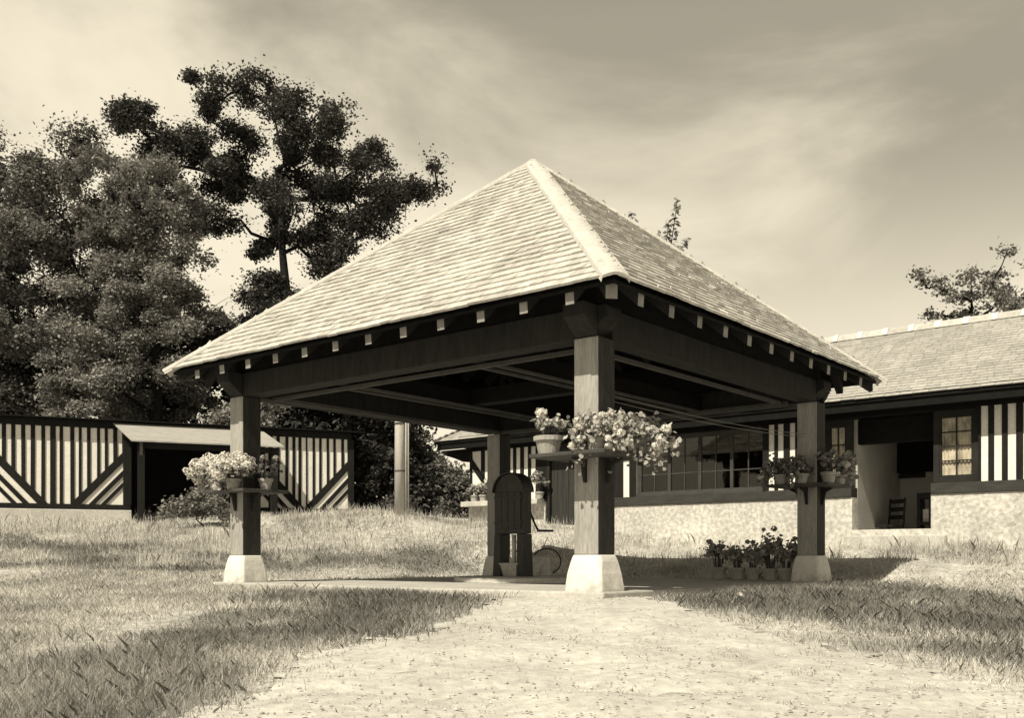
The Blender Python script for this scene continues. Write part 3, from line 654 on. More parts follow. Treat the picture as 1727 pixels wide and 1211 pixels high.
# windows
def window(y0, y1, z0, z1, lights, rows, cols, fm, xo=.06, fw=.055):
    fr = MB().box(xo,xo+.08,y0,y0+fw,z0,z1).box(xo,xo+.08,y1-fw,y1,z0,z1).box(xo+.002,xo+.078,y0+fw,y1-fw,z0,z0+fw).box(xo+.002,xo+.078,y0+fw,y1-fw,z1-fw,z1).build('window',fm,ct,bevel=.004)
    wdt = (y1-y0-2*fw)/lights
    for k in range(lights):
        a = y0+fw+k*wdt; b = a+wdt; m = MB(); f2 = .03
        m.box(xo+.01,xo+.06,a+.002,a+f2,z0+fw,z1-fw).box(xo+.01,xo+.06,b-f2,b-.002,z0+fw,z1-fw).box(xo+.012,xo+.058,a+f2,b-f2,z0+fw,z0+fw+f2).box(xo+.012,xo+.058,a+f2,b-f2,z1-fw-f2,z1-fw)
        for c in range(1,cols): yy = a+f2+(b-a-2*f2)*c/cols; m.box(xo+.02,xo+.05,yy-.009,yy+.009,z0+fw+f2,z1-fw-f2)
        for r in range(1,rows): zz_ = z0+fw+f2+(z1-z0-2*fw-2*f2)*r/rows; m.box(xo+.022,xo+.048,a+f2,b-f2,zz_-.009,zz_+.009)
        m.build('sash',fm,fr)
        MB().box(xo+.033,xo+.036,a+f2,b-f2,z0+fw+f2,z1-fw-f2).build('pane','pane_glass',fr)
    return fr
def added_pane_backing(fr, y0, y1, z0, z1):  # pale mottled sheet added behind the panes so they look bright
    m = MB(); n = 40; vs = [(.125+.012*math.sin(k*1.7),y0+(y1-y0)*k/n,z) for z in (z0,z1) for k in range(n+1)]
    m.add(vs,[(k,k+1,n+2+k,n+1+k) for k in range(n)]).build('added_pane_backing','added_pane_backing',fr,smooth=True)
window(yk0,yk1,1.475,ZT-.104,4,3,2,'frame_grey')
added_pane_backing(window(yw0+.0,yw1-.0,1.475,ZT-.104,1,3,2,'frame_dark',fw=.10),yw0+.05,yw1-.05,1.5,ZT-.12)
added_pane_backing(window(yr0,yr1,1.475,ZT-.104,1,4,2,'frame_dark',fw=.09),yr0+.05,yr1-.05,1.5,ZT-.12)
# boarded door
dm = MB(); n = 5
for k in range(n):
    a = yd0+.09+(yd1-yd0-.18)*k/n; b = yd0+.09+(yd1-yd0-.18)*(k+1)/n; dm.box(.05,.09,a+.003,b-.003,.95,ZT-.19)
do = dm.build('door','door_wood',ct,bevel=.004)
MB().tube([(.03,yd0+.2,1.75),(.01,yd0+.2,1.78),(.01,yd0+.2,1.88),(.03,yd0+.2,1.91)],.012,6).build('handle','iron',do)
part('door_frame','frame_dark',(-.02,.14,yd0+.002,yd0+.085,.8,ZT-.102),(-.02,.14,yd1-.085,yd1-.002,.8,ZT-.102),(-.018,.138,yd0+.087,yd1-.087,ZT-.185,ZT-.102))
part('door_step','concrete',(-.25,.12,yd0,yd1,.6,.94),bevel=.02)
# roof: hipped at the far left, running out of sight to the right
ov = .45; ZEv = wz(1680,651,-ov)+.02; XR = 2.0; ZR = wz(1680,536,XR); YLo = wy(733,-ov); YRo = YR-.4
rise = (ZR-ZEv)/(XR+ov); yh = YLo-(XR+ov)
rf = MB()
def rlay(d): return [(-ov,YRo,ZEv-d),(-ov,YLo,ZEv-d),(2*XR+ov,YLo,ZEv-d),(2*XR+ov,YRo,ZEv-d),(XR,YRo,ZR-d),(XR,yh,ZR-d)]
rf.add(rlay(.02)+rlay(.07),[(0,1,5,4),(1,2,5),(2,3,4,5),(6,10,11,7),(7,11,8),(8,11,10,9),(0,6,7,1),(1,7,8,2),(2,8,9,3),(3,9,10,4),(4,10,6,0)])
roof = rf.build('roof','dark_timber',ct)
tl = MB()                                          # courses of small tiles on the slope towards the yard and on the hip
slope = Vector((XR+ov,0,ZR-ZEv)); SL = slope.length; su = slope.normalized(); sn = Vector((-su.z,0,su.x)); gauge = .11; nr = int(SL/gauge)
for r in range(nr+1):
    s0 = r*gauge; yl = YLo-(XR+ov)*(s0/SL)
    y = YRo-random.random()*.2
    while y < yl:
        w = random.uniform(.2,.27); b = min(y+w-.006,yl); j = random.uniform(-.008,.008)
        if b-y > .02:
            P0 = Vector((-ov,0,ZEv-.02))
            lo = [P0+su*(s0-.02+j)+sn*.022+Vector((0,y,0)),P0+su*(s0-.02+j)+sn*.022+Vector((0,b,0)),P0+su*min(s0+.2,SL)+sn*.003+Vector((0,b-.0,0)),P0+su*min(s0+.2,SL)+sn*.003+Vector((0,y,0))]
            tl.hull8(lo,[p+sn*.012 for p in lo])
        y += w
P0 = Vector((0,YLo,ZEv-.02)); hs = Vector((0,-(XR+ov),ZR-ZEv)); hu = hs.normalized(); hn = Vector((0,hu.z,-hu.y))
for r in range(int(hs.length/gauge)):
    s0 = r*gauge; hw = (XR+ov)*(1-s0/hs.length)
    x = XR-hw
    while x < XR+hw-.02:
        b = min(x+.34,XR+hw)
        lo = [P0+hu*(s0-.02)+hn*.022+Vector((x,0,0)),P0+hu*(s0-.02)+hn*.022+Vector((b-.006,0,0)),P0+hu*(s0+.2)+hn*.003+Vector((b-.006,0,0)),P0+hu*(s0+.2)+hn*.003+Vector((x,0,0))]
        tl.hull8(lo,[p+hn*.012 for p in lo]); x += .34
tl.build('roof_tiles','far_roof',roof)
y = YRo; k = 0
rt = MB(); rb = MB()
while y < yh:
    rt.prism([(XR-.13,ZR-.05),(XR-.10,ZR+.03),(XR-.04,ZR+.075),(XR+.04,ZR+.075),(XR+.10,ZR+.03),(XR+.13,ZR-.05)],'y',y,y+.36)
    rb.prism([(XR-.15,ZR-.05),(XR-.115,ZR+.045),(XR-.045,ZR+.086),(XR+.045,ZR+.086),(XR+.115,ZR+.04),(XR+.15,ZR-.05)],'y',y+.362,y+.458)
    y += .46
rt.build('ridge_tiles','tile',roof); rb.build('ridge_mortar','limewash',roof)
part('fascia','dark_timber',(-ov+.03,-ov+.06,YRo,YLo-.05,ZEv-.20,ZEv-.072))
for k in range(22):
    yy = YRo+.6+k*.7
    if yy > YLo-.3: break
    MB().prism([(-ov+.07,ZEv-.078),(.0,ZEv-.078+.42*rise),(.0,ZEv-.19+.42*rise),(-ov+.07,ZEv-.18)],'y',yy-.04,yy+.04).build('rafter','dark_timber',ct)
# things in the open bay
def chair(name, label, q, xo, seat_h, back_h, wdt, rot, slats=3):
    p = W0+RV*xo+LV*wy(q,xo); p.z = .421
    e = empty(name,p,TH+rot,label,'chair'); w = wdt/2
    part('seat','chair_wood',(-w,w,-w,w,seat_h-.03,seat_h),parent=e,bevel=.008)
    for a in (-1,1):
        MB().tube([(a*(w-.02),w-.03,0),(a*(w-.02),w-.03,seat_h-.031)],.02,8).build('leg','chair_wood',e)
        MB().tube([(a*(w-.02),-w-.018,0),(a*(w-.02),-w-.021,seat_h),(a*(w-.02),-w-.06,back_h)],.019,8).build('leg','chair_wood',e)
    for k in range(slats):
        z = seat_h+.14+(back_h-seat_h-.2)*k/max(1,slats-1); MB().box(-w+.035,w-.035,-w-.05,-w-.03,z-.035,z+.04).build('slat','chair_wood',e)
    MB().tube([(-w+.02,w-.03,.2),(w-.02,w-.03,.2)],.012,6).build('rung','chair_wood',e)
    return e
chair('ladder_back_chair','dark ladder back chair standing in the open bay of the cottage',1494,1.2,.44,.92,.40,R_(60),3)
st = empty('low_stool', W0+RV*1.0+LV*wy(1449,1.0)+Vector((0,0,.421)), TH, 'low dark stool near the left jamb of the open bay', 'stool')
part('seat','chair_wood',(-.16,.16,-.16,.16,.47,.50),parent=st,bevel=.008)
for a in (-1,1):
    for b in (-1,1): MB().tube([(a*.13,b*.13,0),(a*.12,b*.12,.469)],.018,8).build('leg','chair_wood',st)
cb = empty('wall_stand', W0+RV*1.6+LV*wy(1563,1.6)+Vector((0,0,.421)), TH, 'narrow dark stand with a pale panel at the right of the open bay', 'stand')
part('frame','chair_wood',(-.12,.12,-.13,.13,.9,1.0),(-.12,-.06,-.13,-.07,0,.9),(.06,.12,-.13,-.07,0,.9),(-.12,-.06,.07,.13,0,.9),(.06,.12,.07,.13,0,.9),(-.118,.118,-.128,.128,.45,.5),parent=cb)
part('panel','plaster',(-.05,.05,-.05,.05,.502,.72),parent=cb)
yp0, yp1 = wy(1560,2.3), wy(1500,2.3)
pc = empty('wall_picture', W0+RV*2.34+LV*((yp0+yp1)/2)+Vector((0,0,wz(1530,768,2.3))), TH, 'dark framed picture hanging on the inner wall of the open bay', 'picture')
hw = (yp1-yp0)/2; hh = .42
part('frame','chair_wood',(-.05,.0,-hw,-hw+.07,-hh,hh),(-.05,.0,hw-.07,hw,-hh,hh),(-.048,-.002,-hw+.07,hw-.07,-hh,-hh+.07),(-.048,-.002,-hw+.07,hw-.07,hh-.07,hh),parent=pc,bevel=.006)
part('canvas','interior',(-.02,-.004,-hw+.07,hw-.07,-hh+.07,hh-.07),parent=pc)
# plants on the stone ledge of the cottage
G3 = 'potted geraniums on the stone ledge of the cottage'
for q, lab, fl in ((800,'leafy geranium on the outer left corner of the cottage ledge',3),(815,'pale geranium on the cottage ledge just left of the pump',6),(831,'geranium on the cottage ledge half behind the pump',4),(910,'tall geranium on the cottage ledge right of the pump by the door',7)):
    p = W0+RV*(-.16)+LV*(wy(q,-.16)); p.z = 1.512
    if q == 800: led = part('ledge','concrete',(-.32,-.062,yd1+.01,YL,1.40,1.508),bevel=.01)
    geranium('potted_geranium',lab,p,G3,(.09,.07,.14),.18,.24 if q != 910 else .45,110,fl,leaf='leaf_light' if q < 820 else 'leaf_mid',petal='petal' if q < 900 else 'petal_dim',lsize=.06)

# ------------------------------------------------------------------ outbuilding on the left
OB = Vector((-10.2,21.0,0)); PH = R_(22.5); OE = Vector((math.cos(PH),math.sin(PH),0)); ON = Vector((-math.sin(PH),math.cos(PH),0)); CO = OB.dot(ON)
def ox(q, yo=0.):
    t = (q-CX)/F; D = (CO+yo)/(t*ON.x+ON.y); return (Vector((t*D,D,0))-OB).dot(OE)
def oz(q, r, yo=0.):
    t = (q-CX)/F; D = (CO+yo)/(t*ON.x+ON.y); return EYE+(HY-r)/F*D
ob = empty('half_timbered_outbuilding', OB, PH, 'long low black and white striped outbuilding with a lean-to porch on the left', 'outbuilding')
ZPL = oz(120,854); ZTP = oz(120,718); x_l = -5.0; x_o0 = ox(210); x_o1 = ox(402); x_r = ox(588)
part('plinth','concrete',(x_l,ox(222),-.08,.25,-.3+.5,ZPL-.07),(x_o1,x_r+.1,-.08,.25,.5,ZPL-.07),parent=ob,bevel=.015,each=True)
part('wall','whitewash',(x_l,x_o0,.0,.2,ZPL-.068,ZTP),(x_o1,x_r,.0,.2,ZPL-.068,ZTP),parent=ob,each=True)
part('back_wall','interior',(x_l,x_r,2.4,2.55,.2,ZTP+.1),(x_r-.15,x_r-.002,.202,2.398,.2,ZTP),(x_l,x_l+.15,.202,2.398,.2,ZTP),(x_o0-.15,x_o0-.002,.202,2.398,.4,ZTP-.002),(x_o1+.002,x_o1+.15,.202,2.398,.4,ZTP-.002),parent=ob,each=True)
part('sill_beam','timber_stripe',(x_l,x_o0+.12,-.03,.1,ZPL-.066,ZPL+.045),(x_o1,x_r+.05,-.03,.1,ZPL-.066,ZPL+.045),parent=ob,each=True)
part('head_beam','timber_stripe',(x_l,x_r+.05,-.035,.22,ZTP-.03,ZTP+.12),parent=ob,each=True)
part('corner_post','timber_stripe',(x_o0-.03,x_o0+.14,-.034,.15,ZPL+.047,ZTP-.032),(x_r-.02,x_r+.12,-.034,.15,ZPL+.047,ZTP-.032),(x_o1-.12,x_o1+.05,-.034,.15,ZPL+.047,ZTP-.032),parent=ob,each=True)
def panel(whites, xl, xr, left, right):            # studs between the white infill; corner triangles of slanting studs
    m = MB(); P, Q = 1.02, 1.12; zb_ = ZPL+.046; zt_ = ZTP-.031
    edges = [xl]+[v for w in whites for v in w]+[xr]
    for i in range(0,len(edges),2):
        a, b = edges[i], edges[i+1]
        if b-a < .01: continue
        def zlow(x):
            z = zb_
            if right and x > xr-P: z = max(z, zb_+Q*(1-(xr-x)/P))
            if left and x < xl+P: z = max(z, zb_+Q*(1-(x-xl)/P))
            return z
        wob = random.uniform(-.006,.006)
        m.prism([(a,zlow(a)),(b,zlow(b)),(b+wob,zt_),(a+wob,zt_)],'y',-.02,-.001)
    for sgn, on, x0 in ((-1,right,xr),(1,left,xl)):
        if not on: continue
        for t0,t1 in ((.34,.44),(.55,.67),(.82,1.02)):
            m.prism([(x0+sgn*P*t0,zb_),(x0+sgn*P*t1,zb_),(x0,zb_+Q*t1),(x0,zb_+Q*t0)],'y',-.027,-.002)
    return m
wl = [(-6,3),(10,19),(26,36),(43,51.5),(58.8,69.5),(76,84.5),(94,100.5),(106.5,118.7),(125.7,132.6),(137.5,146.8),(152.9,163.6),(168.8,176.6),(181.8,191),(198,206)]
panel([(ox(a),ox(b)) for a,b in wl], ox(-12), ox(207), True, True).build('studs','timber_stripe',ob)
whites2 = []; xx = x_l+.1
while xx < ox(-17)-.2: whites2.append((xx,xx+.11)); xx += .21
panel(whites2, x_l, ox(-17)-.02, False, True).build('studs','timber_stripe',ob)
wr = [(447,453),(460,466),(471.5,481),(486,493),(498,503),(508,516),(518.5,527),(531,538),(542,551),(555,562),(566,575.5),(580,586)]
panel([(ox(a),ox(b)) for a,b in wr], ox(436), ox(587), True, True).build('studs','timber_stripe',ob)
part('wall_post','timber_stripe',(x_o1+.052,ox(436),-.022,-.001,ZPL+.046,ZTP-.031),parent=ob)
MB().prism([(-.22,ZTP+.123),(-.22,ZTP+.15),(1.3,ZTP+.30),(2.8,ZTP+.2),(2.8,ZTP+.15),(1.3,ZTP+.20)],'x',x_l-.2,x_r+.35).build('roof','dark_timber',ob)
# lean-to porch
yo = -1.05; zf = oz(222,742,yo); zb0 = oz(190,713,-.06); pa, pb_ = ox(222,yo), ox(479,yo); qa, qb = ox(191,-.06), ox(440,-.06)
pr = MB().hull8([(pa,yo,zf-.03),(pb_,yo,zf-.03),(qb,-.06,zb0-.03),(qa,-.06,zb0-.03)],[(pa,yo,zf),(pb_,yo,zf),(qb,-.06,zb0),(qa,-.06,zb0)]).build('porch_roof','porch_roof',ob)
part('porch_post','timber_stripe',(pa+.12,pa+.26,yo+.10,yo+.24,.6,zf-.034),(pb_-.26,pb_-.12,yo+.10,yo+.24,.6,zf-.034),parent=ob,each=True)
part('porch_beam','timber_stripe',(pa+.05,pb_-.05,yo+.08,yo+.20,zf-.15,zf-.036) if 0 else (pa+.262,pb_-.262,yo+.12,yo+.22,zf-.15,zf-.036),parent=ob)
part('porch_side','dark_timber',(pa+.15,pa+.19,yo+.242,-.082,.6,zf-.02),(pb_-.19,pb_-.15,yo+.242,-.082,.6,zf-.02),parent=ob,each=True)
MB().prism([(yo+.02,zf-.04),(yo+.1,zf-.04),(yo+.1,zf-.30)],'x',pa+.16,pa+.22).build('porch_bracket','batten_wood',ob)

# ------------------------------------------------------------------ pole
pb = px(674,866,21.); pb.z = gz1(pb.x,pb.y)-.1
po = empty('utility_pole', pb, 0, 'pale round pole with thin pipes strapped to its right side', 'pole')
MB().tube([(0,0,0),(0,0,3.2)],[.112,.095],18).build('shaft','pole_paint',po,smooth=True)
for k,(dx,r) in enumerate(((.135,.02),(.185,.016))): MB().tube([(dx,-.02,0),(dx,-.02,3.1)],r,8).build('pipe','pole_paint',po,smooth=True)
for z in (1.0,2.0): MB().lathe([(.116,z),(.116,z+.03)],18).build('strap','frame_grey',po)

# ------------------------------------------------------------------ trees
def in_ball(n): 
    d = rng.normal(size=(n,3)); d /= np.linalg.norm(d,axis=1,keepdims=True); return d*(rng.random((n,1))**.42)
def tree(name, label, base, clusters, leafmat, nleaf, lsize, trunk_r, group=None, cat='tree', limbs=True, clump=.42, trunk_top=None, shape=RHOMB, flat=.75, spread=.66):
    """clusters: world (x,y,z,r) masses of foliage; limbs run from the trunk into each"""
    b = Vector(base); e = empty(name, b, 0, label, cat, group)
    cl = np.array(clusters); top = float(trunk_top if trunk_top is not None else b.z+(cl[:,2].max()-b.z)*.62)
    cxy = np.array([np.average(cl[:,0],weights=cl[:,3]**2),np.average(cl[:,1],weights=cl[:,3]**2)])
    tp = []
    for k in range(7):
        t = k/6; q = Vector((b.x*(1-t*.55)+cxy[0]*t*.55+.12*math.sin(t*5+b.x), b.y*(1-t*.55)+cxy[1]*t*.55+.1*math.cos(t*4), b.z-.2+(top-b.z)*t)); tp.append(q)
    m = MB(); m.tube([q-b for q in tp],[trunk_r*(1.25 if k == 0 else 1-.78*k/6) for k in range(7)],10)
    if limbs:                                      # every mass hangs on the nearest wood already grown; girth follows what a limb carries
        nodes = [(q, None, 1.) for q in tp[2:]]; par = []; order = sorted(range(len(cl)), key=lambda i: min((Vector(cl[i][:3])-q).length for q in tp[2:]))
        P = list(tp[2:]); parent = [-1]*len(P); dist = [0.]*len(P)
        for i in order:
            c = Vector(cl[i][:3]); best = min(range(len(P)), key=lambda k: (P[k]-c).length*(1.25 if P[k].z > c.z+.2 else 1)+dist[k]*.35)
            dist.append(dist[best]+(P[best]-c).length); parent.append(best); P.append(c)
        load = [0]*len(P)
        for k in range(len(P)-1,len(tp)-3,-1):
            j = k
            while j >= 0: load[j] += 1; j = parent[j]
        for k in range(len(tp)-2,len(P)):
            s0, c = P[parent[k]], P[k]; L_ = (c-s0).length
            ra = min(trunk_r*.5, .018+.022*math.sqrt(load[k]))*(trunk_r/.3)**.5; rb_ = min(ra*.8,(.014+.02*math.sqrt(max(load[k]-1,.1)))*(trunk_r/.3)**.5)
            J = lambda: Vector((random.gauss(0,.07),random.gauss(0,.07),random.gauss(0,.06)))*L_
            pts = [s0, s0.lerp(c,.33)+J(), s0.lerp(c,.68)+J(), c]
            m.tube([p-b for p in pts],[ra,ra*.93,rb_*1.05,rb_],6)
            for _ in range(5):
                en = c+Vector(rng.normal(size=3))*cl[order[k-len(tp)+2]][3]*.6; m.tube([p-b for p in (c,c.lerp(en,.5)+Vector((random.gauss(0,.05),0,.06)),en)],[rb_*.5,rb_*.3,.005],5)
    m.build('trunk','bark',e,smooth=True)
    w = cl[:,3]**1.9; cnt = np.maximum(120,(nleaf*w/w.sum()).astype(int)); out = []
    for c, k in zip(cl,cnt):
        nc = max(4,int((c[3]/clump)**2*2.2)); sub = rng.normal(size=(nc,3))*c[3]*spread*np.array([1,1,flat])
        who = rng.integers(0,nc,k); sr = clump*(.55+.75*rng.random(nc))
        pt = sub[who]+rng.normal(size=(k,3))*sr[who][:,None]*.55*np.array([1,1,.7]); out.append(pt+c[:3]-np.array(b))
    C = np.concatenate(out)
    N = rng.normal(size=C.shape); N[:,2] = np.abs(N[:,2])+.5
    link('crown', np_mesh('crown', cards(C, lsize*(.6+.8*rng.random(len(C))), shape, N=N), len(shape)), leafmat, e)
    return e
def cl_px(lst, D, dz=1.4, sc=1.0):                 # masses listed as column, row, radius on the sight plane at depth D, spread in depth
    out = []
    for q, r, rad in lst:
        d = D+random.uniform(-dz,dz); p = px(q,r,D); out.append((p.x,d,EYE+(p.z-EYE)*(1 if 1 else 1),rad/F*D*sc))
    return out
def base_at(q, D):
    x = (q-CX)/F*D; return (x,D,gz1(x,D))
def fill(poly, n, rmin, rmax, mind=.75):
    xs = [p[0] for p in poly]; ys = [p[1] for p in poly]; out = []; tries = 0
    while len(out) < n and tries < 9000:
        tries += 1; q = random.uniform(min(xs),max(xs)); r = random.uniform(min(ys),max(ys)); rad = random.uniform(rmin,rmax)
        if not inpoly(np.array([q]),np.array([r]),poly)[0]: continue
        if any(math.hypot(q-a,r-b) < mind*(rad+c)*.5 for a,b,c in out): continue
        out.append((q,r,rad))
    return out
oak = [(330,212,30),(385,182,28),(365,165,16),(432,172,18),(452,145,11),(466,150,8),(458,131,7),(365,232,30),(422,232,30),(352,285,32),(402,322,36),(325,335,32),(300,270,30),(250,205,26),(225,190,20),(268,235,26),(285,300,22),
       (500,215,26),(545,207,20),(560,188,9),(580,214,16),(520,252,32),(570,268,32),(478,268,30),(452,308,32),(520,318,36),(580,328,36),(622,268,28),(640,245,12),(632,308,32),(662,288,18),(682,322,24),(716,318,20),(738,303,9),(738,330,8),(664,352,24),
       (480,358,32),(540,372,32),(600,374,26),(640,388,18),(432,368,28),(384,372,20),(350,380,24),(440,450,30),(418,490,24),(470,478,26),(552,428,18),(566,448,20),(432,522,22),(480,530,24),(600,420,14),(395,290,22),(470,400,16)]
oak = [(q,r+(20 if r < 240 else 10),k) for q,r,k in oak]
tree('oak_tree','tall dark open crowned oak rising behind the left slope of the shelter roof',base_at(499,30),cl_px(oak+[(455,133,10),(447,165,12),(300,250,22),(545,240,20),(500,385,22)],30,1.6,.80),'oak_leaf',120000,.10,.32,cat='tree',clump=.36,trunk_top=px(500,330,30).z,spread=.70,flat=.9)
pL = [(-70,255),(40,240),(95,250),(150,240),(185,262),(205,350),(190,450),(205,560),(170,690),(-70,690)]
tree('broadleaf_tree','great feathery tree filling the left edge behind the outbuilding',base_at(60,26.5),cl_px(fill(pL,60,22,38,.7),26.5,1.8,.95),'wood_leaf',150000,.095,.34,cat='tree',clump=.42)
pM = [(185,275),(215,285),(260,290),(295,345),(325,410),(340,450),(335,500),(318,545),(345,600),(330,690),(180,690),(150,520),(170,400)]
tree('broadleaf_tree','pale leaved bushy tree between the left edge tree and the oak',base_at(275,25.5),cl_px(fill(pM,58,20,38,.7),25.5,1.5,1.0),'ash_leaf',150000,.085,.28,cat='tree',clump=.30,spread=.85,flat=.95)
G4 = 'dark trees in the wood behind the outbuilding'
tree('woodland_tree','low dark tree behind the porch roof of the outbuilding',base_at(330,28),cl_px(fill([(180,560),(420,570),(430,720),(180,720)],22,26,44),28,1.2),'dark_leaf',22000,.17,.2,G4)
tree('woodland_tree','dark tree behind the right end of the striped outbuilding',base_at(500,28),cl_px(fill([(400,560),(600,600),(610,760),(400,740)],22,26,44),28,1.2),'dark_leaf',22000,.17,.2,G4)
tree('woodland_tree','dark slender stemmed tree left of the pale pole',base_at(625,26),cl_px(fill([(570,640),(680,640),(680,800),(590,800)],20,20,36),26,1.0),'dark_leaf',20000,.15,.14,G4)
tree('woodland_tree','overhanging dark tree just right of the pale pole under the eave',base_at(700,27),cl_px([(690,655,24),(705,672,18),(688,690,16),(680,640,28),(712,650,22),(660,690,24)],27,.8),'dark_leaf',12000,.13,.12,G4)
tree('woodland_tree','big dark tree at the far left behind the striped wall',base_at(40,28),cl_px(fill([(-80,520),(180,540),(180,710),(-80,710)],22,30,48),28,1.2),'dark_leaf',24000,.17,.22,G4)
tree('flowering_shrub','sunlit pale shrub showing above the striped wall at far left',base_at(125,23.9),cl_px([(105,650,20),(130,662,24),(155,690,16),(85,680,16),(120,690,26)],23.9,.4),'bright_leaf',5000,.10,.06,None,'shrub',clump=.25)
tree('flowering_shrub','sunlit pale shrub glimpsed behind the left post',base_at(405,24.6),cl_px([(385,695,16),(372,705,10),(400,690,14),(455,690,15),(448,705,10),(420,715,20)],24.6,.4),'bright_leaf',4000,.10,.06,None,'shrub',clump=.25)
G5 = 'hedge shrubs between the pole and the cottage'
tree('hedge_shrub','dark hedge shrub right of the pale pole',base_at(715,25),cl_px(fill([(682,800),(755,808),(760,865),(682,865)],16,16,26),25,.7),'dark_leaf',12000,.12,.08,G5,'shrub',clump=.3)
tree('hedge_shrub','dark rounded hedge shrub against the left end of the cottage',base_at(770,24.5),cl_px(fill([(735,805),(800,812),(800,865),(730,865)],14,14,24),24.5,.6),'wood_leaf',11000,.10,.07,G5,'shrub',clump=.28)
tree('hedge_shrub','bright airy shrub rising above the hedge right of the pole',base_at(722,27),cl_px([(700,752,10),(712,738,8),(724,768,10),(712,772,11),(736,782,9)],27,.4),'bright_leaf',2600,.10,.05,G5,'shrub',clump=.25)
tree('hedge_shrub','dark undergrowth shrub beside the right end of the outbuilding',base_at(620,24.6),cl_px(fill([(595,770),(668,770),(668,862),(598,862)],14,16,26),24.6,.5),'dark_leaf',11000,.12,.07,G5,'shrub',clump=.3)
tree('garden_shrub','tangled dark shrub in front of the porch of the outbuilding',base_at(340,20.3),cl_px([(320,850,14),(345,835,18),(365,850,18),(300,862,9),(382,858,14),(335,862,12)],20.3,.3),'leaf_mid',2600,.085,.03,None,'shrub',clump=.2)
# tree behind the cottage roof on the right, flat spreading boughs
bo = [(1545,468,7),(1562,470,9),(1580,480,11),(1600,490,13),(1620,482,13),(1600,512,12),(1625,505,16),(1645,495,14),(1665,480,12),(1640,525,16),(1668,512,18),(1700,490,24),(1690,530,24),(1725,500,30),(1720,540,30),(1660,450,6),(1675,438,8),(1700,452,12),(1740,450,24),(1615,528,12),(1585,522,9),(1655,540,20),(1770,490,36)]
tree('spreading_tree','tree with flat spreading boughs behind the cottage roof at the right edge',base_at(1725,25),cl_px(bo,25,.8,.8),'pale_leaf',5200,.10,.12,clump=.25,flat=.4)
def sapling(name, label, shoots, D, base_q):
    b = Vector(base_at(base_q,D)); e = empty(name,b,0,label,'tree'); m = MB(); C = []; NN = []
    for (q0,r0,q1,r1) in shoots:
        p0, p1 = px(q0,r0,D), px(q1,r1,D); st_ = b.lerp(p0,.9); m.tube([b-b, (b.lerp(p0,.5)-b)+Vector((.05,0,0)), p0-b, p1-b],[.05,.035,.018,.005],6)
        n = int((p1-p0).length/.035)+4
        for i in range(n):
            t = i/n; a = i*2.4; q = p0.lerp(p1,t)+Vector((math.cos(a),math.sin(a),.3))*.12*(1.15-t*.7); C.append(q-b); NN.append((math.cos(a)*.5,math.sin(a)*.5-.3,.8))
    m.build('trunk','bark',e); C = np.array([tuple(c) for c in C]); NN = np.array(NN)+rng.normal(size=(len(NN),3))*.35
    link('crown', np_mesh('crown', cards(C,.19*(.7+.5*rng.random(len(C))),RHOMB,N=NN),4),'pale_leaf',e)
sapling('sapling','young sapling with upright leafy shoots showing above the right slope of the shelter roof',[(1128,440,1143,335),(1135,440,1160,402),(1125,440,1110,392),(1138,445,1150,418),(1120,438,1128,372),(1098,425,1090,395),(1072,400,1064,358)],24,1128)
# two white daisies in the dark grass
for q, r, lab in ((1251,1012,'upper of two white flowers in the dark grass right of the path'),(1246,1021,'lower of two white flowers in the dark grass right of the path')):
    D = 8.25 if r < 1015 else 7.9; p = Vector(((q-CX)/F*D,D,0)); p.z = gz1(p.x,p.y); e = empty('daisy',p,0,lab,'flower','white flowers in the grass'); zt_ = EYE+(HY-r)/F*D-p.z
    zt_ = max(zt_,.10)
    MB().tube([(0,0,-.02),(.01,0,zt_)],.004,5).build('stem','stem',e)
    dirs = rng.normal(size=(12,3)); dirs[:,2] = np.abs(dirs[:,2]); dirs /= np.linalg.norm(dirs,axis=1,keepdims=True)
    link('petals', np_mesh('petals', cards(np.array((.01,0,zt_))+dirs*.018,.03,ROUND,N=dirs),8),'petal',e)

# ------------------------------------------------------------------ sky, sun, camera
SUN_EL, d5 = R_(50), R_(-6)
hv = -RV*math.cos(d5)+LV*math.sin(d5)              # horizontal direction towards the sun: behind the viewer, to the left
sd = Vector((hv.x*math.cos(SUN_EL),hv.y*math.cos(SUN_EL),math.sin(SUN_EL)))
sl = bpy.data.lights.new('sun','SUN'); sl.energy = 5.; sl.angle = R_(.5); sl.color = (1.0,.925,.735)
so = bpy.data.objects.new('sun',sl); COL.objects.link(so); so.rotation_euler = sd.to_track_quat('Z','Y').to_euler()
wd = bpy.data.worlds.new('World'); S.world = wd; wd.use_nodes = True; nt = wd.node_tree; L = nt.links
bg = nt.nodes['Background']; bg.inputs['Strength'].default_value = .10
sk = nn(nt,'ShaderNodeTexSky',sky_type='NISHITA'); sk.sun_disc = False; sk.sun_elevation = SUN_EL; sk.sun_rotation = math.atan2(sd.x,sd.y); sk.dust_density = 2.
bw = nn(nt,'ShaderNodeRGBToBW'); L.new(sk.outputs[0],bw.inputs[0])
tc = nn(nt,'ShaderNodeTexCoord'); sp_ = nn(nt,'ShaderNodeSeparateXYZ'); L.new(tc.outputs['Generated'],sp_.inputs[0])
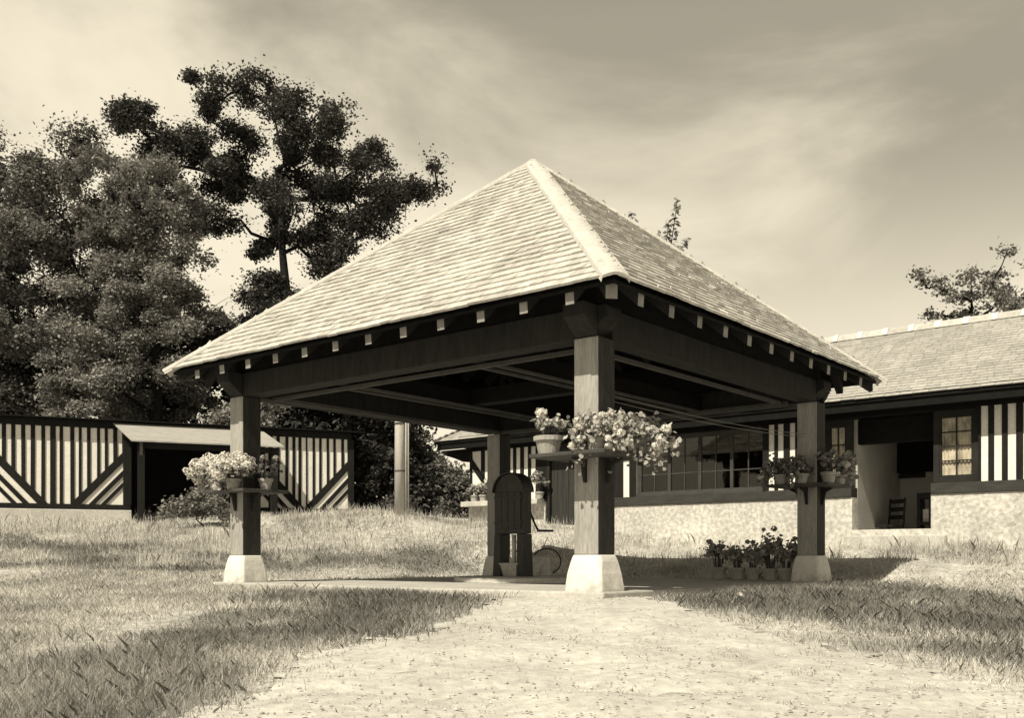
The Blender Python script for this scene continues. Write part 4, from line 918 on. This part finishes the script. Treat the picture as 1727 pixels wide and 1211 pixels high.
# flatten the direction onto a cloud layer
zc = nn(nt,'ShaderNodeMath',operation='MAXIMUM'); L.new(sp_.outputs['Z'],zc.inputs[0]); zc.inputs[1].default_value = 0.0
za_ = nn(nt,'ShaderNodeMath',operation='ADD'); L.new(zc.outputs[0],za_.inputs[0]); za_.inputs[1].default_value = .22
dv = nn(nt,'ShaderNodeVectorMath',operation='DIVIDE'); L.new(tc.outputs['Generated'],dv.inputs[0])
cb_ = nn(nt,'ShaderNodeCombineXYZ'); [L.new(za_.outputs[0],cb_.inputs[i]) for i in range(3)]; L.new(cb_.outputs[0],dv.inputs[1])
mp = nn(nt,'ShaderNodeMapping'); mp.inputs['Scale'].default_value = (.8,1.0,.9); mp.inputs['Location'].default_value = (9,9,0); L.new(dv.outputs[0],mp.inputs[0])
n1 = nn(nt,'ShaderNodeTexNoise'); n1.inputs['Scale'].default_value = 1.25; n1.inputs['Detail'].default_value = 7; n1.inputs['Roughness'].default_value = .55; n1.inputs['Distortion'].default_value = .5
L.new(mp.outputs[0],n1.inputs['Vector'])
cr_ = nn(nt,'ShaderNodeMapRange',interpolation_type='SMOOTHSTEP'); cr_.inputs['From Min'].default_value = .36; cr_.inputs['From Max'].default_value = .63; cr_.inputs['To Min'].default_value = 3.9; cr_.inputs['To Max'].default_value = 9.4
L.new(n1.outputs['Fac'],cr_.inputs['Value'])
# brighter haze low down
hz = nn(nt,'ShaderNodeMapRange',interpolation_type='SMOOTHSTEP'); hz.inputs['From Min'].default_value = .13; hz.inputs['From Max'].default_value = .40; hz.inputs['To Min'].default_value = .92; hz.inputs['To Max'].default_value = .0
L.new(sp_.outputs['Z'],hz.inputs['Value'])
mx = nn(nt,'ShaderNodeMix'); L.new(hz.outputs[0],mx.inputs[0]); L.new(cr_.outputs[0],mx.inputs[2]); mx.inputs[3].default_value = 10.2
hi_ = nn(nt,'ShaderNodeMapRange'); hi_.inputs['From Min'].default_value = .47; hi_.inputs['From Max'].default_value = .66
L.new(sp_.outputs['Z'],hi_.inputs['Value'])
mx2 = nn(nt,'ShaderNodeMix'); L.new(hi_.outputs[0],mx2.inputs[0]); L.new(mx.outputs[0],mx2.inputs[2]); L.new(bw.outputs[0],mx2.inputs[3])
az_ = nn(nt,'ShaderNodeMapRange',interpolation_type='SMOOTHSTEP'); az_.inputs['From Min'].default_value = .1; az_.inputs['From Max'].default_value = .75; az_.inputs['To Min'].default_value = .58; az_.inputs['To Max'].default_value = 1.
L.new(sp_.outputs['Y'],az_.inputs['Value'])
azm = nn(nt,'ShaderNodeMath',operation='MULTIPLY'); L.new(mx2.outputs[0],azm.inputs[0]); L.new(az_.outputs[0],azm.inputs[1])
vs_ = nn(nt,'ShaderNodeVectorMath',operation='SCALE'); vs_.inputs[0].default_value = (1.0,.90,.69); L.new(azm.outputs[0],vs_.inputs['Scale'])
L.new(vs_.outputs[0],bg.inputs['Color'])
cam = bpy.data.cameras.new('camera'); co = bpy.data.objects.new('camera',cam); COL.objects.link(co)
co.location = (0,0,EYE); co.rotation_euler = (PI/2,0,0); cam.sensor_width = 36; cam.lens = 36*F/1727; cam.shift_y = (HY-605.5)/1727; cam.clip_end = 3000; cam.clip_start = .05
S.camera = co
S.view_settings.view_transform = 'Standard'; S.view_settings.look = 'None'; S.view_settings.exposure = 0; S.view_settings.gamma = 1
S.render.resolution_x = 1024; S.render.resolution_y = 719
S.cycles.max_bounces = 6; S.cycles.transparent_max_bounces = 12
